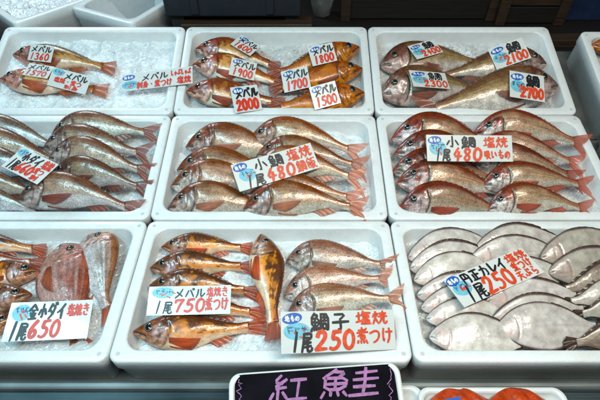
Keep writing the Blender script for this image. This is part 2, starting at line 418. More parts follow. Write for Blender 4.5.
def body_colors(sp, u, q, rng, pal):
    n = u.size
    nz = noise2(rng, u, q, 14, 4); nf = noise2(rng, u, q, 45, 14)
    if sp == 'bream':
        belly, flank, back, head, cheek = pal['belly'], pal['flank'], pal['back'], pal['head'], pal['cheek']
        qq = q+.09*nz
        c = lerp(belly, flank, sm(-.55, .15, qq)); c = lerp(c, back, sm(.24, .84, qq))
        stripes = .5+.5*np.sin(q*34+.6*nz)
        c = c*(1-.34*stripes*sm(-.6, .1, q))[..., None]
        if 'stripe' in pal: c = lerp(c, pal['stripe'], .65*sm(.55, .95, .5+.5*np.sin(q*27+.5*nz))*(1-sm(.6, .85, np.abs(q))))
        ll = np.exp(-((q-(.52-.45*u))/.035)**2)*sm(.28, .34, u)
        c = lerp(c, np.array(back)*.6, .55*ll)
        met = pal.get('metal', .5)*(1-sm(.2, .9, q))*(.7+.3*nf.clip(-1, 1))
        hm = 1-sm(.25, .30, u+.05*q*q)
        hc = lerp(cheek, head, sm(-.15, .40, q+.22*nz+.16*nf+.30*(1-sm(0, .14, u))))
        nh = noise2(rng, u, q, 70, 12)
        hc = hc*(1+.30*nf.clip(-1, 1)+.20*nh.clip(-1.2, 1.2))[..., None]
        c = lerp(c, hc, hm)
        met = met*(1-.35*hm)
        # blushes of red behind the gill and towards the tail
        c = lerp(c, pal['red'], .5*sm(.75, 1, u)*sm(-.8, .3, q))
        lip = np.exp(-(u/.028)**2); c = lerp(c, pal['lip'], .7*lip)
    elif sp == 'rockfish':
        belly, flank, back, gold = pal['belly'], pal['flank'], pal['back'], pal['gold']
        qq = q+.10*nz
        c = lerp(belly, flank, sm(-.6, .0, qq)); c = lerp(c, back, sm(.18, .40, qq+.22*nf+.08*np.sin(u*26+nz)))
        sad = sm(.25, .8, np.sin(u*30+nz*.9+1.0)+.35*nf)*sm(.12, .28, q)*(1-sm(.60, .75, q))*sm(.34, .40, u)
        c = lerp(c, gold, .6*sad)
        met = .25*(1-sm(-.1, .6, q))
        hm = 1-sm(.29, .34, u+.06*q*q)
        hc = lerp(pal['cheek'], pal['head'], sm(-.35, .35, q+.25*nz+.2*nf+.4*(1-sm(0, .14, u))))
        nh = noise2(rng, u, q, 70, 12)
        hc = hc*(1+.40*nf.clip(-1, 1)+.22*nh.clip(-1.2, 1.2))[..., None]
        c = lerp(c, hc, hm*.92)
        op = np.exp(-(((u-.24)/.055)**2+((q+.12)/.40)**2))*(.65+.5*nf).clip(0, 1.1); c = lerp(c, pal['gill'], .9*op.clip(0, 1))
        met = np.maximum(met, .35*op)
        c = lerp(c, pal['lip'], .75*np.exp(-(u/.03)**2))
        c = lerp(c, pal['red'], .4*sm(.8, 1, u))
        bel = np.exp(-(((u-.42)/.16)**2+((q+.85)/.25)**2)); c = lerp(c, pal['belly'], .5*bel)
    else:
        base, edge, tint = pal['base'], pal['edge'], pal['tint']
        c = lerp(base, tint, (.22+.16*nz+.10*nf).clip(0, .7))
        c = lerp(c, tint, .7*(1-sm(.05, .3, u+.04*nz)))
        vein = np.exp(-((q-.03*nz-.03)/.035)**2)*sm(.25, .35, u); c = lerp(c, np.array(tint)*.8, .5*vein)
        c = lerp(c, edge, sm(.86, .955, np.abs(q)+.012*nz)*.95)
        c = lerp(c, pal['pinkish'], (.6*np.exp(-(((u-.13)/.07)**2+((q+.1)/.5)**2))*(1+nf)).clip(0, .8)) if 'pinkish' in pal else c
        if pal.get('mottle'):
            c = c*(1-.35*sm(.2, 1.2, nf+nz*.6))[..., None]
        met = np.full(n, .0)
    # gill opening, cheek line and mouth
    ug = (.285 if sp == 'bream' else .330)-.075*(q-.05)**2 if sp != 'flounder' else .20-.06*q*q
    wgt = (1 if sp != 'flounder' else .6)*(.35 if pal.get('soft') else 1)
    gl = np.exp(-((u-ug)/.0105)**2)*sm(-.98, -.7, q)*(1-sm(.45, .7, q))
    c = lerp(c, pal.get('gline', (.03, .010, .007)), .95*gl*wgt)
    up = (.205 if sp == 'bream' else .25)-.09*(q+.1)**2 if sp != 'flounder' else .13-.05*q*q
    pl = np.exp(-((u-up)/.008)**2)*sm(-.9, -.6, q)*(1-sm(.1, .35, q))
    c = lerp(c, np.array(pal.get('gline', (.05, .018, .012)))*1.5, .6*pl*wgt)
    qm = -.02-3.4*u if sp != 'rockfish' else .12-4.2*u
    me_ = .085 if sp == 'bream' else .125
    ml = np.exp(-((q-qm)/(.13 if sp == 'bream' else .17))**2)*(1-sm(me_, me_+.02, u)) if sp != 'flounder' else np.exp(-((q-.12+2*u)/.1)**2)*(1-sm(.03, .06, u))
    c = lerp(c, (.018, .006, .005), .9*ml)
    c = c*(1+.07*nf[..., None].clip(-1.5, 1.5))
    out = np.concatenate([c.clip(.003, .95), met[..., None].clip(0, 1)], 1)
    return out, gl*wgt, pl*wgt, ml

class Fish:
    def __init__(s, sp, SL, flip, bend, deep, seed, pal, sag):
        s.sp = sp; s.d = SP[sp]; s.SL = SL; s.flip = flip; s.b = bend; s.deep = deep
        s.rng = np.random.default_rng(seed); s.pal = pal; s.sag = sag
    def warp(s, P):
        """P in units of standard length: x along, y dorsal, z flank -> metres, bent"""
        P = np.asarray(P, float).copy()
        x = P[:, 0]
        P[:, 1] = P[:, 1] + s.b*(1-(2*(x-.5)/1.1)**2) 
        P[:, 2] = P[:, 2] - s.sag*np.where(x > .4, (x-.4)**2, .5*(x-.4)**2)
        P *= s.SL
        if s.flip: P[:, 0] *= -1
        return P
    def top(s, u): return interp(s.d['top'], u)*s.deep
    def bot(s, u): return interp(s.d['bot'], u)*s.deep
    def wid(s, u): return interp(s.d['wid'], u)
    def surf(s, u, y):
        u = np.asarray(u, float); t, b = s.top(u), s.bot(u); c, h = (t+b)/2, (t-b)/2
        q = np.clip((y-c)/h, -.999, .999)
        return s.wid(u)*(1-q*q)**(s.d['p']/2)
    def faces(s, f): return [tuple(reversed(q)) for q in f] if s.flip else f
    def sheet(s, name, G, C, parent, mat):
        """G (n,m,3) grid, C (n,m,3) colours"""
        n, m = G.shape[:2]
        f = [(i*m+j, (i+1)*m+j, (i+1)*m+j+1, i*m+j+1) for i in range(n-1) for j in range(m-1)]
        tt_ = np.linspace(0, 1, m)[None, :]; par = (np.arange(n) % 2)[:, None]
        al = (.06+.34*tt_**1.5)*(.35+.65*par) if mat is M_FIN and s.sp != 'flounder' else np.zeros((n, m))
        col = np.concatenate([C.reshape(-1, 3).clip(.003, .95), (al+np.zeros((n, m))).reshape(-1, 1)], 1)
        return link(name, mesh(name, s.warp(G.reshape(-1, 3)), s.faces(f), True, col), parent, mat)
    def build(s, parent, mat, fins=('tail', 'dorsal', 'pectoral', 'pelvic', 'anal'), eye=True):
        rng = s.rng; sp = s.sp; pal = s.pal
        nu, nv = 100, 60
        uu = np.concatenate([np.linspace(0, .3, 46)[:-1], np.linspace(.3, 1, nu-45)])
        ph = np.linspace(0, 2*math.pi, nv, endpoint=False)
        U, PH = np.meshgrid(uu, ph, indexing='ij')
        Q = np.cos(PH); sn = np.sin(PH)
        t, b, w = s.top(U), s.bot(U), s.wid(U)
        end = np.sqrt(np.clip(1-(1-U/.012).clip(0, 1)**2, .02, 1))
        c, h = (t+b)/2, (t-b)/2*end
        Y = c+h*Q; Z = w*end*np.sign(sn)*np.abs(sn)**s.d['p']
        col, gl, pl, ml = body_colors(sp, U.ravel(), Q.ravel(), rng, pal)
        gl, pl, ml = (a.reshape(U.shape) for a in (gl, pl, ml))
        ug = (.285 if sp == 'bream' else .330)-.075*(Q-.05)**2
        cov = (1-sm(-.004, .006, U-ug))*sm(.06, .2, U) if sp != 'flounder' else 0
        if pal.get('soft'): cov = cov*.25
        Z = Z*(1+.06*cov-.16*gl-.05*pl-.30*ml)
        hd = (1-sm(.24, .33, U))*sm(.01, .06, U)*(0 if sp == 'flounder' else 1)
        Z = Z*(1+.012*noise2(rng, U, Q, 20, 5)+.030*hd*noise2(rng, U, Q, 55, 9))
        P = np.stack([U.ravel(), Y.ravel(), Z.ravel()], 1)
        f = []
        for i in range(nu-1):
            for k in range(nv):
                k2 = (k+1) % nv
                f.append((i*nv+k, (i+1)*nv+k, (i+1)*nv+k2, i*nv+k2))
        f.append(tuple(range(nv))); f.append(tuple((nu-1)*nv+k for k in range(nv))[::-1])
        uvw = np.stack([U.ravel()*s.SL+s.rng.uniform(0, 3), Y.ravel()*s.SL, np.sign(Z.ravel())*.2], 1)
        s.body = link('body', mesh('body', s.warp(P), s.faces(f), True, col, uvw), parent, mat)
        fc = np.array(pal['fin']); 
        def rays(n, m, dark=.5, tipc=None):
            r = .5+.5*np.cos(np.arange(n)*math.pi)      # alternate rays
            C = np.zeros((n, m, 3)); tt = np.linspace(0, 1, m)
            for i in range(n):
                for j in range(m):
                    cc = fc*(1-dark*.45*r[i])*(1+.16*rng.normal())*(.55+.6*min(1, tt[j]*2.2))*(1-.45*max(0, tt[j]-.78)/.22)
                    if tipc is not None: cc = cc*(1-tt[j]*.8)+np.array(tipc)*tt[j]*.8
                    C[i, j] = cc
            return C
        if 'tail' in fins:
            n, m = 45, 9; L = s.d['tail']
            sv = np.linspace(-1, 1, n); tv = np.linspace(0, 1, m)
            G = np.zeros((n, m, 3)); yb = .043 if sp != 'flounder' else .036
            opn = rng.uniform(.70, 1.0); tw = rng.uniform(0, 6.3); twu = rng.uniform(-.3, 1.2)
            for i, a in enumerate(sv):
                if sp == 'bream': ln = L*(.46+.60*abs(a)**1.15); ang = a*R(35)*opn
                elif sp == 'rockfish': ln = L*(.90-.03*a*a+.03*abs(a)); ang = a*R(21)*opn
                else: ln = L*(1-.22*a*a); ang = a*R(24)*opn
                ln *= 1+.018*rng.normal()
                for j, tt in enumerate(tv):
                    G[i, j] = (.985+ln*tt*math.cos(ang), yb*a*(1-.2*(1-abs(a)))+ln*tt*math.sin(ang)+.0, .010*math.sin(a*7+tt*3+tw)*tt+.0016*(i % 2)*tt+.02*tt*tt*twu)
            s.sheet('tail_fin', G, rays(n, m, .6, pal.get('tailtip')), parent, M_FIN)
        if 'dorsal' in fins:
            n, m = 61, 4
            u0, u1 = (.27, .88) if sp != 'flounder' else (.07, .95)
            hgt = {'bream': .017, 'rockfish': .024, 'flounder': .026}[sp]*rng.uniform(.7, 1.15)
            us = np.linspace(u0, u1, n); tv = np.linspace(0, 1, m)
            for part, fn, sg in (('dorsal_fin', s.top, 1),) + ((('anal_fin', s.bot, -1),) if sp == 'flounder' else ()):
                G = np.zeros((n, m, 3))
                for i, u in enumerate(us):
                    k = (i/(n-1)); env = math.sin(math.pi*min(1, k*1.0))**.45 if sp == 'flounder' else min(1, k*9)*min(1, (1-k)*7)*(.8 if k < .6 else 1)
                    spk = 1 if i % 4 == 0 or sp == 'flounder' else .78
                    for j, tt in enumerate(tv):
                        G[i, j] = (u+tt*hgt*.9, float(fn(np.array([u]))[0])-sg*.010+sg*tt*hgt*env*spk, .004*math.sin(i*1.3)*tt-(.004 if sp == 'flounder' else 0)*tt)
                C = rays(n, m, .5)*(.5 if sp != 'flounder' else 1)
                if sp == 'rockfish': C = C*.45
                s.sheet(part, G, C, parent, M_FIN)
        if sp != 'flounder' and 'anal' in fins:
            n, m = 12, 4; us = np.linspace(.64, .80, n); tv = np.linspace(0, 1, m); G = np.zeros((n, m, 3))
            for i, u in enumerate(us):
                k = i/(n-1); env = (1-.5*k)*min(1, .35+k*5)
                for j, tt in enumerate(tv): G[i, j] = (u+tt*.075, float(s.bot(np.array([u]))[0])+.008-tt*.062*env, .003*math.sin(i*2)*tt)
            s.sheet('anal_fin', G, rays(n, m, .5), parent, M_FIN)
        if sp != 'flounder' and 'pelvic' in fins:
            n, m = 8, 7; G = np.zeros((n, m, 3))
            for i in range(n):
                a = i/(n-1)
                for j in range(m):
                    tt = j/(m-1); u = .34+tt*(.16+.03*a); y = float(s.bot(np.array([u]))[0])+.028+.012*a-tt*(.035-.02*a)
                    G[i, j] = (u, y-.022*a*tt, float(s.surf(np.array([u]), np.array([y]))[0])*1.02+.006+.004*math.sin(i*2)*tt)
            s.sheet('pelvic_fin', G, rays(n, m, .5), parent, M_FIN)
        if sp != 'flounder' and 'pectoral' in fins:
            n, m = 13, 8; G = np.zeros((n, m, 3)); ang0 = rng.uniform(-.35, -.05)
            for i in range(n):
                a = -1+2*i/(n-1)
                if sp == 'bream': ln = .27*(1-.55*((1-a)/2)**1.2); sprd = .20
                else: ln = .265*(1-.30*((1-a)/2)**1.3); sprd = .17
                for j in range(m):
                    tt = j/(m-1); an = ang0+a*sprd
                    u = (.295 if sp == 'bream' else .335)+ln*tt*math.cos(an); y = -(.045 if sp == 'bream' else .062)*s.deep+(.022 if sp == 'bream' else .021)*a+ln*tt*math.sin(an)
                    G[i, j] = (u, y, float(s.surf(np.array([u]), np.array([y]))[0])*1.05+.006+.010*tt*(1-.5*tt)+.003*(i % 2)*tt)
            s.sheet('pectoral_fin', G, rays(n, m, .5), parent, M_FIN)
        if eye and s.d['eye']:
            ue, qe, re = s.d['eye']
            t, b = float(s.top(np.array([ue]))[0]), float(s.bot(np.array([ue]))[0])
            ye = (t+b)/2+(t-b)/2*qe; ze = float(s.surf(np.array([ue]), np.array([ye]))[0])
            def cap(r0, bulge, zc, nr, cols):
                v = []; cl = []; f = []; n = 20
                for i in range(nr):
                    a = (i/(nr-1)); rr = r0*(1-a) 
                    for k in range(n):
                        th = 2*math.pi*k/n
                        v.append((ue+rr*math.cos(th), ye+rr*math.sin(th), zc+bulge*math.sqrt(max(0, 1-(rr/r0)**2))-(.35*(1-ze/.08)*0)))
                        cl.append((*cols(rr/r0), 0))
                for i in range(nr-1):
                    for k in range(n): f.append((i*n+k, i*n+(k+1) % n, (i+1)*n+(k+1) % n, (i+1)*n+k))
                f.append(tuple((nr-1)*n+k for k in range(n)))
                # tilt onto the flank
                v = np.array(v); dz = float(s.surf(np.array([ue]), np.array([ye+.02]))[0]-s.surf(np.array([ue]), np.array([ye-.02]))[0])/.04
                du = float(s.surf(np.array([ue+.02]), np.array([ye]))[0]-s.surf(np.array([ue-.02]), np.array([ye]))[0])/.04
                v[:, 2] += dz*(v[:, 1]-ye)+du*(v[:, 0]-ue)
                return v, s.faces(f), cl
            iris = np.array(pal['iris'])
            v, f, cl = cap(re, .020, ze-.006, 9, lambda r: tuple(iris*(.08 if r > .86 else (.5 if r > .74 else .25))))
            e = link('eye', mesh('eye', s.warp(v), f, True, cl), parent, M_EYE)
            v, f, cl = cap(re*.66, .010, ze+.0080, 6, lambda r: (0.01, .01, .01))
            link('pupil', mesh('pupil', s.warp(v), f, True), e, M_PUPIL)

PAL = {
 'golden': dict(belly=(.66,.60,.52), flank=(.62,.40,.275), back=(.26,.080,.030), head=(.22,.066,.038), cheek=(.60,.50,.45), red=(.50,.17,.09), lip=(.38,.13,.10), fin=(.62,.20,.11), tailtip=(.70,.25,.15), iris=(.40,.36,.25), metal=.5),
 'red': dict(belly=(.62,.56,.48), flank=(.54,.35,.24), back=(.21,.046,.022), head=(.21,.045,.026), cheek=(.60,.52,.50), red=(.38,.09,.05), lip=(.50,.08,.05), fin=(.50,.10,.06), tailtip=(.56,.14,.085), iris=(.30,.28,.24), metal=.55),
 'silver': dict(belly=(.60,.57,.54), flank=(.50,.36,.26), back=(.20,.080,.042), head=(.11,.048,.034), cheek=(.46,.39,.38), red=(.30,.09,.055), lip=(.25,.10,.08), fin=(.30,.07,.045), tailtip=(.34,.09,.06), iris=(.25,.25,.25), metal=.6),
 'blue': dict(belly=(.66,.72,.78), flank=(.58,.60,.62), back=(.19,.11,.065), head=(.14,.08,.06), cheek=(.45,.42,.42), red=(.3,.12,.08), lip=(.2,.09,.08), fin=(.3,.09,.06), iris=(.25,.25,.25), metal=.65),
 'pale': dict(belly=(.74,.68,.64), flank=(.68,.48,.37), back=(.40,.18,.115), head=(.30,.16,.12), cheek=(.64,.55,.53), red=(.50,.22,.15), lip=(.4,.2,.16), fin=(.52,.23,.15), tailtip=(.60,.24,.15), iris=(.45,.42,.36), metal=.5),
 'pink': dict(soft=1, gline=(.36,.13,.10), stripe=(.66,.52,.50), belly=(.64,.42,.40), flank=(.58,.25,.21), back=(.44,.11,.075), head=(.44,.17,.14), cheek=(.52,.27,.24), red=(.46,.12,.07), lip=(.4,.14,.1), fin=(.52,.12,.05), tailtip=(.60,.17,.09), iris=(.3,.2,.1), metal=.4),
 'pinksilver': dict(soft=1, gline=(.42,.22,.18), stripe=(.74,.74,.78), belly=(.64,.60,.64), flank=(.58,.50,.52), back=(.34,.15,.07), head=(.48,.26,.21), cheek=(.56,.42,.40), red=(.46,.15,.08), lip=(.4,.14,.1), fin=(.52,.12,.05), tailtip=(.62,.16,.08), iris=(.3,.2,.1), metal=.55),
 'big': dict(belly=(.70,.66,.62), flank=(.46,.335,.17), back=(.20,.10,.05), head=(.17,.07,.048), cheek=(.50,.36,.33), red=(.30,.11,.07), lip=(.42,.26,.24), fin=(.30,.10,.06), tailtip=(.36,.12,.07), iris=(.30,.22,.06), metal=.45),
 'rock': dict(belly=(.76,.56,.42), flank=(.74,.29,.095), back=(.095,.032,.012), gold=(.60,.22,.05), head=(.17,.052,.020), cheek=(.44,.20,.12), gill=(.62,.54,.60), red=(.34,.065,.018), lip=(.28,.065,.035), fin=(.58,.085,.016), tailtip=(.40,.07,.02), iris=(.30,.22,.16)),
 'rockred': dict(belly=(.82,.78,.70), flank=(.62,.30,.13), back=(.22,.045,.015), gold=(.36,.13,.02), head=(.24,.046,.020), cheek=(.62,.34,.29), gill=(.58,.48,.52), red=(.30,.065,.02), lip=(.36,.08,.04), fin=(.44,.07,.018), tailtip=(.34,.06,.02), iris=(.28,.18,.1)),
 'rockdark': dict(belly=(.56,.23,.06), flank=(.52,.17,.05), back=(.25,.06,.02), gold=(.46,.19,.03), head=(.32,.085,.022), cheek=(.46,.17,.05), gill=(.46,.20,.07), red=(.28,.065,.02), lip=(.34,.09,.03), fin=(.36,.07,.02), tailtip=(.3,.06,.02), iris=(.13,.10,.03)),
 'rockpale': dict(belly=(.78,.54,.42), flank=(.62,.36,.14), back=(.22,.095,.03), gold=(.42,.20,.05), head=(.36,.11,.06), cheek=(.55,.24,.20), gill=(.54,.38,.42), red=(.42,.12,.04), lip=(.4,.13,.1), fin=(.60,.13,.04), tailtip=(.46,.12,.05), iris=(.3,.25,.2)),
 'flat': dict(pinkish=(.58,.36,.32), base=(.57,.525,.495), edge=(.07,.026,.022), tint=(.47,.40,.38), fin=(.085,.04,.034), gline=(.34,.20,.18)),
 'flatgrey': dict(pinkish=(.45,.28,.25), base=(.40,.365,.32), edge=(.07,.035,.03), tint=(.28,.21,.18), fin=(.085,.045,.036), gline=(.22,.14,.12)),
 'flatdark': dict(base=(.30,.23,.18), edge=(.06,.035,.026), tint=(.17,.105,.075), fin=(.09,.05,.035), gline=(.08,.04,.03), mottle=True),
}
BVH_PTS = {0: [], 1: [], 2: []}
FISH_OBJS = {'A': [], 'B': [], 'C': []}
MATS = {'bream': M_BREAM, 'rockfish': M_ROCK, 'flounder': M_FLOUNDER}
NAME = {'bream': ('sea_bream', 'sea bream'), 'rockfish': ('rockfish', 'rockfish'), 'flounder': ('flounder', 'flounder')}
seedc = [100]
def fish(rk, sp, pal, n, t, label, group, roll=28, bend=.03, deep=1.0, lift=0.0, tl=0.0, sag=.12, ice=H_ICE, eye=True, fins=('tail','dorsal','pectoral','pelvic','anal')):
    row = {'A': RA, 'B': RB, 'C': RC}[rk]
    seedc[0] += 1; rng = random.Random(seedc[0])
    sl0 = .24
    if sp == 'bream' and rk == 'B':
        jx, jy = rng.uniform(-2.5, 2.5), rng.uniform(-1, 1); n = (n[0]+jx, n[1]+jy); t = (t[0]+rng.uniform(-3, 1.5), t[1]+rng.uniform(-1.5, 1.5))
    a = R(roll+rng.uniform(-5, 5))
    for _ in range(3):
        h = ice + .155*sl0*deep*math.sin(a)+.05*sl0*math.cos(a) + lift
        p, q = on_row(row, *n, h), on_row(row, *t, h+tl)
        d = q-p; Lt = np.linalg.norm(d)
        ln = {'bream': 1+.215*.72, 'rockfish': 1.17, 'flounder': 1.12}[sp]
        sl0 = Lt/ln
    flip = t[0] < n[0] and abs(t[0]-n[0]) > abs(t[1]-n[1])
    ax = d/Lt*(-1 if flip else 1)
    nn = np.array([0, 0, 1.0]); nn = nn-ax*np.dot(nn, ax); nn /= np.linalg.norm(nn)
    pp = np.cross(nn, ax)
    yd = math.cos(a)*pp+math.sin(a)*nn; zd = math.cos(a)*nn-math.sin(a)*pp
    L = Matrix([[ax[k], yd[k], zd[k], p[k]] for k in range(3)]+[[0, 0, 0, 1]])
    nm, cat = NAME[sp]
    tg = thing(nm, label, cat, row.M @ L, group)
    pal2 = {}
    br = rng.uniform(.82, 1.16) if sp != 'flounder' else rng.uniform(.90, 1.08); jit = .05 if sp != 'flounder' else .02
    for k, v in PAL[pal].items():
        pal2[k] = tuple(min(.85, c*br*(1+jit*rng.uniform(-1, 1))) for c in v) if isinstance(v, tuple) else v
    f = Fish(sp, sl0, flip, bend+rng.uniform(-.025, .025), deep*rng.uniform(.93, 1.06), seedc[0], pal2, sag*rng.uniform(.7, 1.3))
    f.build(tg, MATS[sp], fins, eye)
    FISH_OBJS[rk] += [(c, row.M @ L) for c in tg.children]
    return tg

ORD = ['rearmost', 'second', 'third', 'fourth', 'fifth', 'sixth', 'seventh']
# --- back row
g = 'rockfish on bare ice at back left'
fish('A', 'rockfish', 'rockpale', (12.5, 56), (116, 67), 'pale brown rockfish under the 1360 card on bare ice', g, roll=14, bend=.045, ice=-.036, deep=.86, tl=.012)
fish('A', 'rockfish', 'rockpale', (-1, 80), (107, 87.5), 'orange bellied rockfish under the wide blue stickered card, front of its pair', g, roll=12, bend=.02, ice=-.036, deep=.86, tl=.016)
g = 'large rockfish crowded in the back centre box'
fish('A', 'rockfish', 'rockred', (195, 50), (281, 66), 'reddish rockfish under the 1600 card, head to the left', g, roll=22, bend=.04)
fish('A', 'rockfish', 'rockred', (192, 66), (288, 84), 'reddish white bellied rockfish under the 1900 card, head to the left', g, roll=22, bend=.04, lift=.004)
fish('A', 'rockfish', 'rockred', (186, 92), (286, 103), 'reddish white bellied rockfish under the 2000 card, head to the left', g, roll=22, bend=.03, lift=.008)
fish('A', 'rockfish', 'rockdark', (360, 47), (268, 75), 'brown orange rockfish under the 1800 card, head to the right', g, roll=24, bend=.0, lift=.014, deep=1.0)
fish('A', 'rockfish', 'rockdark', (363, 69), (268, 89), 'brown orange rockfish under the 1700 card, head to the right', g, roll=24, bend=.0, lift=.016, deep=1.0)
fish('A', 'rockfish', 'rockdark', (365, 93), (266, 108), 'brown orange rockfish under the 1500 card, head to the right', g, roll=24, bend=.0, lift=.018, deep=1.0)
g = 'large sea bream in the back right box'
fish('A', 'bream', 'big', (380, 66), (497, 60), 'large dark sea bream under the 2400 card, head to the left', g, roll=22, bend=.02, deep=.98)
fish('A', 'bream', 'big', (381, 95), (492, 86), 'large pale bellied sea bream under the 2300 card, head to the left', g, roll=22, bend=.03, deep=1.04, lift=.004)
fish('A', 'bream', 'big', (547, 64), (432, 76), 'large sea bream under the 2100 card, head to the right', g, roll=20, bend=.0, deep=.9, lift=.012)
fish('A', 'bream', 'big', (559, 86), (418, 110), 'largest golden sea bream under the 2700 card, head to the right', g, roll=22, bend=.0, deep=.92, lift=.016)
g = 'fish in the far right box'
fish('A', 'rockfish', 'rockdark', (590, 46), (680, 52), 'orange fish head showing over the rim of the far right box', g, roll=20, lift=.02)
fish('A', 'rockfish', 'rockdark', (600, 72), (700, 80), 'brown fish at the front of the far right box', g, roll=20, lift=.02)
# --- middle row left
g = 'silvery sea bream in the left middle box'
for k, (n, t, pal) in enumerate((((-48, 142), (72, 151), 'blue'), ((-52, 156), (70, 166), 'silver'), ((-56, 171), (64, 180), 'blue'), ((-60, 189), (54, 197), 'silver'), ((-62, 209), (48, 214), 'blue'))):
    fish('B', 'bream', pal, n, t, '%s silvery sea bream%s in the stack at the left picture edge' % (ORD[k], ' from the back' if k else ''), g, roll=30, bend=.085, deep=.92)
for k, (n, t) in enumerate((((51, 137), (156, 131)), ((45, 149), (151, 152)), ((48, 160), (151, 170)), ((52, 178), (149, 190)), ((14, 203), (142, 208)))):
    lab = 'front brownish sea bream with silvery head beneath the 660 card' if k == 4 else '%s brownish sea bream%s in the stack right of the 660 card' % (ORD[k], ' from the back' if k else '')
    fish('B', 'bream', 'silver', n, t, lab, g, roll=30, bend=.08, lift=.006, tl=.016, deep=.92)
# --- middle row centre
g = 'golden sea bream in the central box'
for k, (n, t) in enumerate((((183, 149), (303, 163)), ((176, 171), (298, 181)), ((173, 187), (295, 197)), ((165, 211), (288, 216)))):
    fish('B', 'bream', 'golden', n, t, '%s golden sea bream%s in the left stack of the central box' % ('front' if k == 3 else ORD[k], ' from the back' if k in (1, 2) else ''), g, roll=32, bend=.085, deep=.92)
for k, (n, t) in enumerate((((247, 143), (366, 151)), ((256, 157), (367, 166)), ((252, 174), (367, 179)), ((246, 196), (362, 197)), ((243, 211), (367, 207)))):
    fish('B', 'bream', 'golden', n, t, '%s orange tailed sea bream%s in the right stack of the central box' % ('front' if k == 4 else ORD[k], ' from the back' if 0 < k < 4 else ''), g, roll=32, bend=.08, lift=.009, tl=.026, deep=.92)
# --- middle row right
g = 'reddish sea bream in the right middle box'
for k, (n, t) in enumerate((((391, 141), (510, 151)), ((393, 155), (514, 166)), ((392, 172), (516, 182)), ((399, 184), (520, 196)), ((399, 213), (520, 216)))):
    fish('B', 'bream', 'red', n, t, '%s reddish sea bream%s in the left stack beneath the soup card' % ('front' if k == 4 else ORD[k], ' from the back' if 0 < k < 4 else ''), g, roll=32, bend=.085, deep=.92)
for k, (n, t) in enumerate((((475, 136), (593, 142)), ((474, 151), (588, 163)), ((470, 168), (584, 178)), ((481, 187), (597, 184)), ((485, 211), (599, 209)))):
    fish('B', 'bream', 'red', n, t, '%s reddish sea bream%s in the right stack, tail at the box rim' % ('front' if k == 4 else ORD[k], ' from the back' if 0 < k < 4 else ''), g, roll=32, bend=.085, lift=.009, tl=.024, deep=.92)
# --- front row left
g = 'rockfish in the front left box'
fish('C', 'rockfish', 'rock', (-62, 252), (46, 249), 'rearmost rockfish at front left, tail touching the pink bream', g, roll=26, bend=.04)
fish('C', 'rockfish', 'rockred', (-66, 266), (44, 263), 'dark blue backed rockfish second from the back at front left', g, roll=28, bend=.04)
fish('C', 'rockfish', 'rock', (41, 272), (-68, 277), 'rockfish facing right with silvery cheek above the 650 card', g, roll=20, bend=.0, lift=.006)
fish('C', 'rockfish', 'rock', (32, 295), (-78, 303), 'rockfish facing right with large dark eye just above the 650 card', g, roll=22, bend=.0, lift=.010)
fish('C', 'rockfish', 'rock', (18, 322), (-92, 330), 'orange rockfish half hidden beneath the 650 card', g, roll=22, bend=.0, lift=.004)
g = 'pink bream laid head to the back'
fish('C', 'bream', 'pink', (63, 243), (78, 352), 'pinkish brown bream lying lengthwise behind the 650 card', g, roll=8, bend=-.05, deep=1.22)
fish('C', 'bream', 'pinksilver', (92, 231), (108, 318), 'silvery pink bream lying lengthwise nearest the right rim', g, roll=8, bend=-.05, deep=1.34)
# --- front row centre
g = 'rockfish in the front centre box'
fish('C', 'rockfish', 'rock', (161, 248), (254, 248), 'rearmost rockfish at front centre showing its full orange fin', g, roll=30, bend=.03)
fish('C', 'rockfish', 'rock', (150, 269), (256, 267), 'second rockfish from the back at front centre with red fins', g, roll=30, bend=.04)
fish('C', 'rockfish', 'rock', (149, 287), (260, 293), 'third rockfish from the back, face showing over the 750 card', g, roll=30, bend=.05)
fish('C', 'rockfish', 'rock', (152, 308), (266, 314), 'fourth rockfish from the back, hidden beneath the 750 card', g, roll=30, bend=.05)
fish('C', 'rockfish', 'rock', (133, 332), (268, 326), 'largest golden rockfish lying in front of the 750 card', g, roll=26, bend=.0)
fish('C', 'rockfish', 'rock', (260, 234), (274, 338), 'single rockfish laid lengthwise across the other tails', g, roll=8, bend=.03, lift=.022)
g = 'small pale sea bream in the front centre box'
fish('C', 'bream', 'pale', (286, 261), (396, 265), 'rearmost small pale sea bream beside the lengthwise rockfish', g, roll=26, bend=.035, deep=.9, tl=.030)
fish('C', 'bream', 'pale', (284, 297), (395, 277), 'middle one of the three small pale sea bream', g, roll=28, bend=.035, deep=.9, tl=.030)
fish('C', 'bream', 'pale', (287, 317), (406, 297), 'front small pale sea bream half behind the 250 card', g, roll=28, bend=.05, deep=.9, tl=.036)
# --- front row right
g = 'flounders in the front right box'
for k, (n, t) in enumerate((((408, 259), (510, 244)), ((410, 269), (512, 257)), ((414, 281), (516, 270)), ((417, 296), (520, 288)), ((421, 309), (524, 303)), ((426, 320), (530, 317)), ((429, 338), (546, 343)))):
    fish('C', 'flounder', 'flat', n, t, '%s white flounder%s in the left column of flounders' % ('front' if k == 6 else ORD[k], ' from the back' if 0 < k < 6 else ''), g, roll=30 if k < 6 else 20, bend=.035 if k < 6 else .05, deep=.92 if k < 6 else 1.04, lift=0 if k < 6 else .008)
for k, (n, t) in enumerate((((476, 249), (576, 238)), ((471, 259), (574, 250)), ((480, 281), (586, 276)), ((486, 302), (592, 293)), ((493, 320), (598, 308)), ((497, 329), (612, 326)))):
    fish('C', 'flounder', 'flat', n, t, '%s white flounder%s in the middle column of flounders' % ('front' if k == 5 else ORD[k], ' from the back' if 0 < k < 5 else ''), g, roll=30 if k < 5 else 20, bend=.035, deep=.92 if k < 5 else 1.04, lift=.008 if k < 5 else .014)
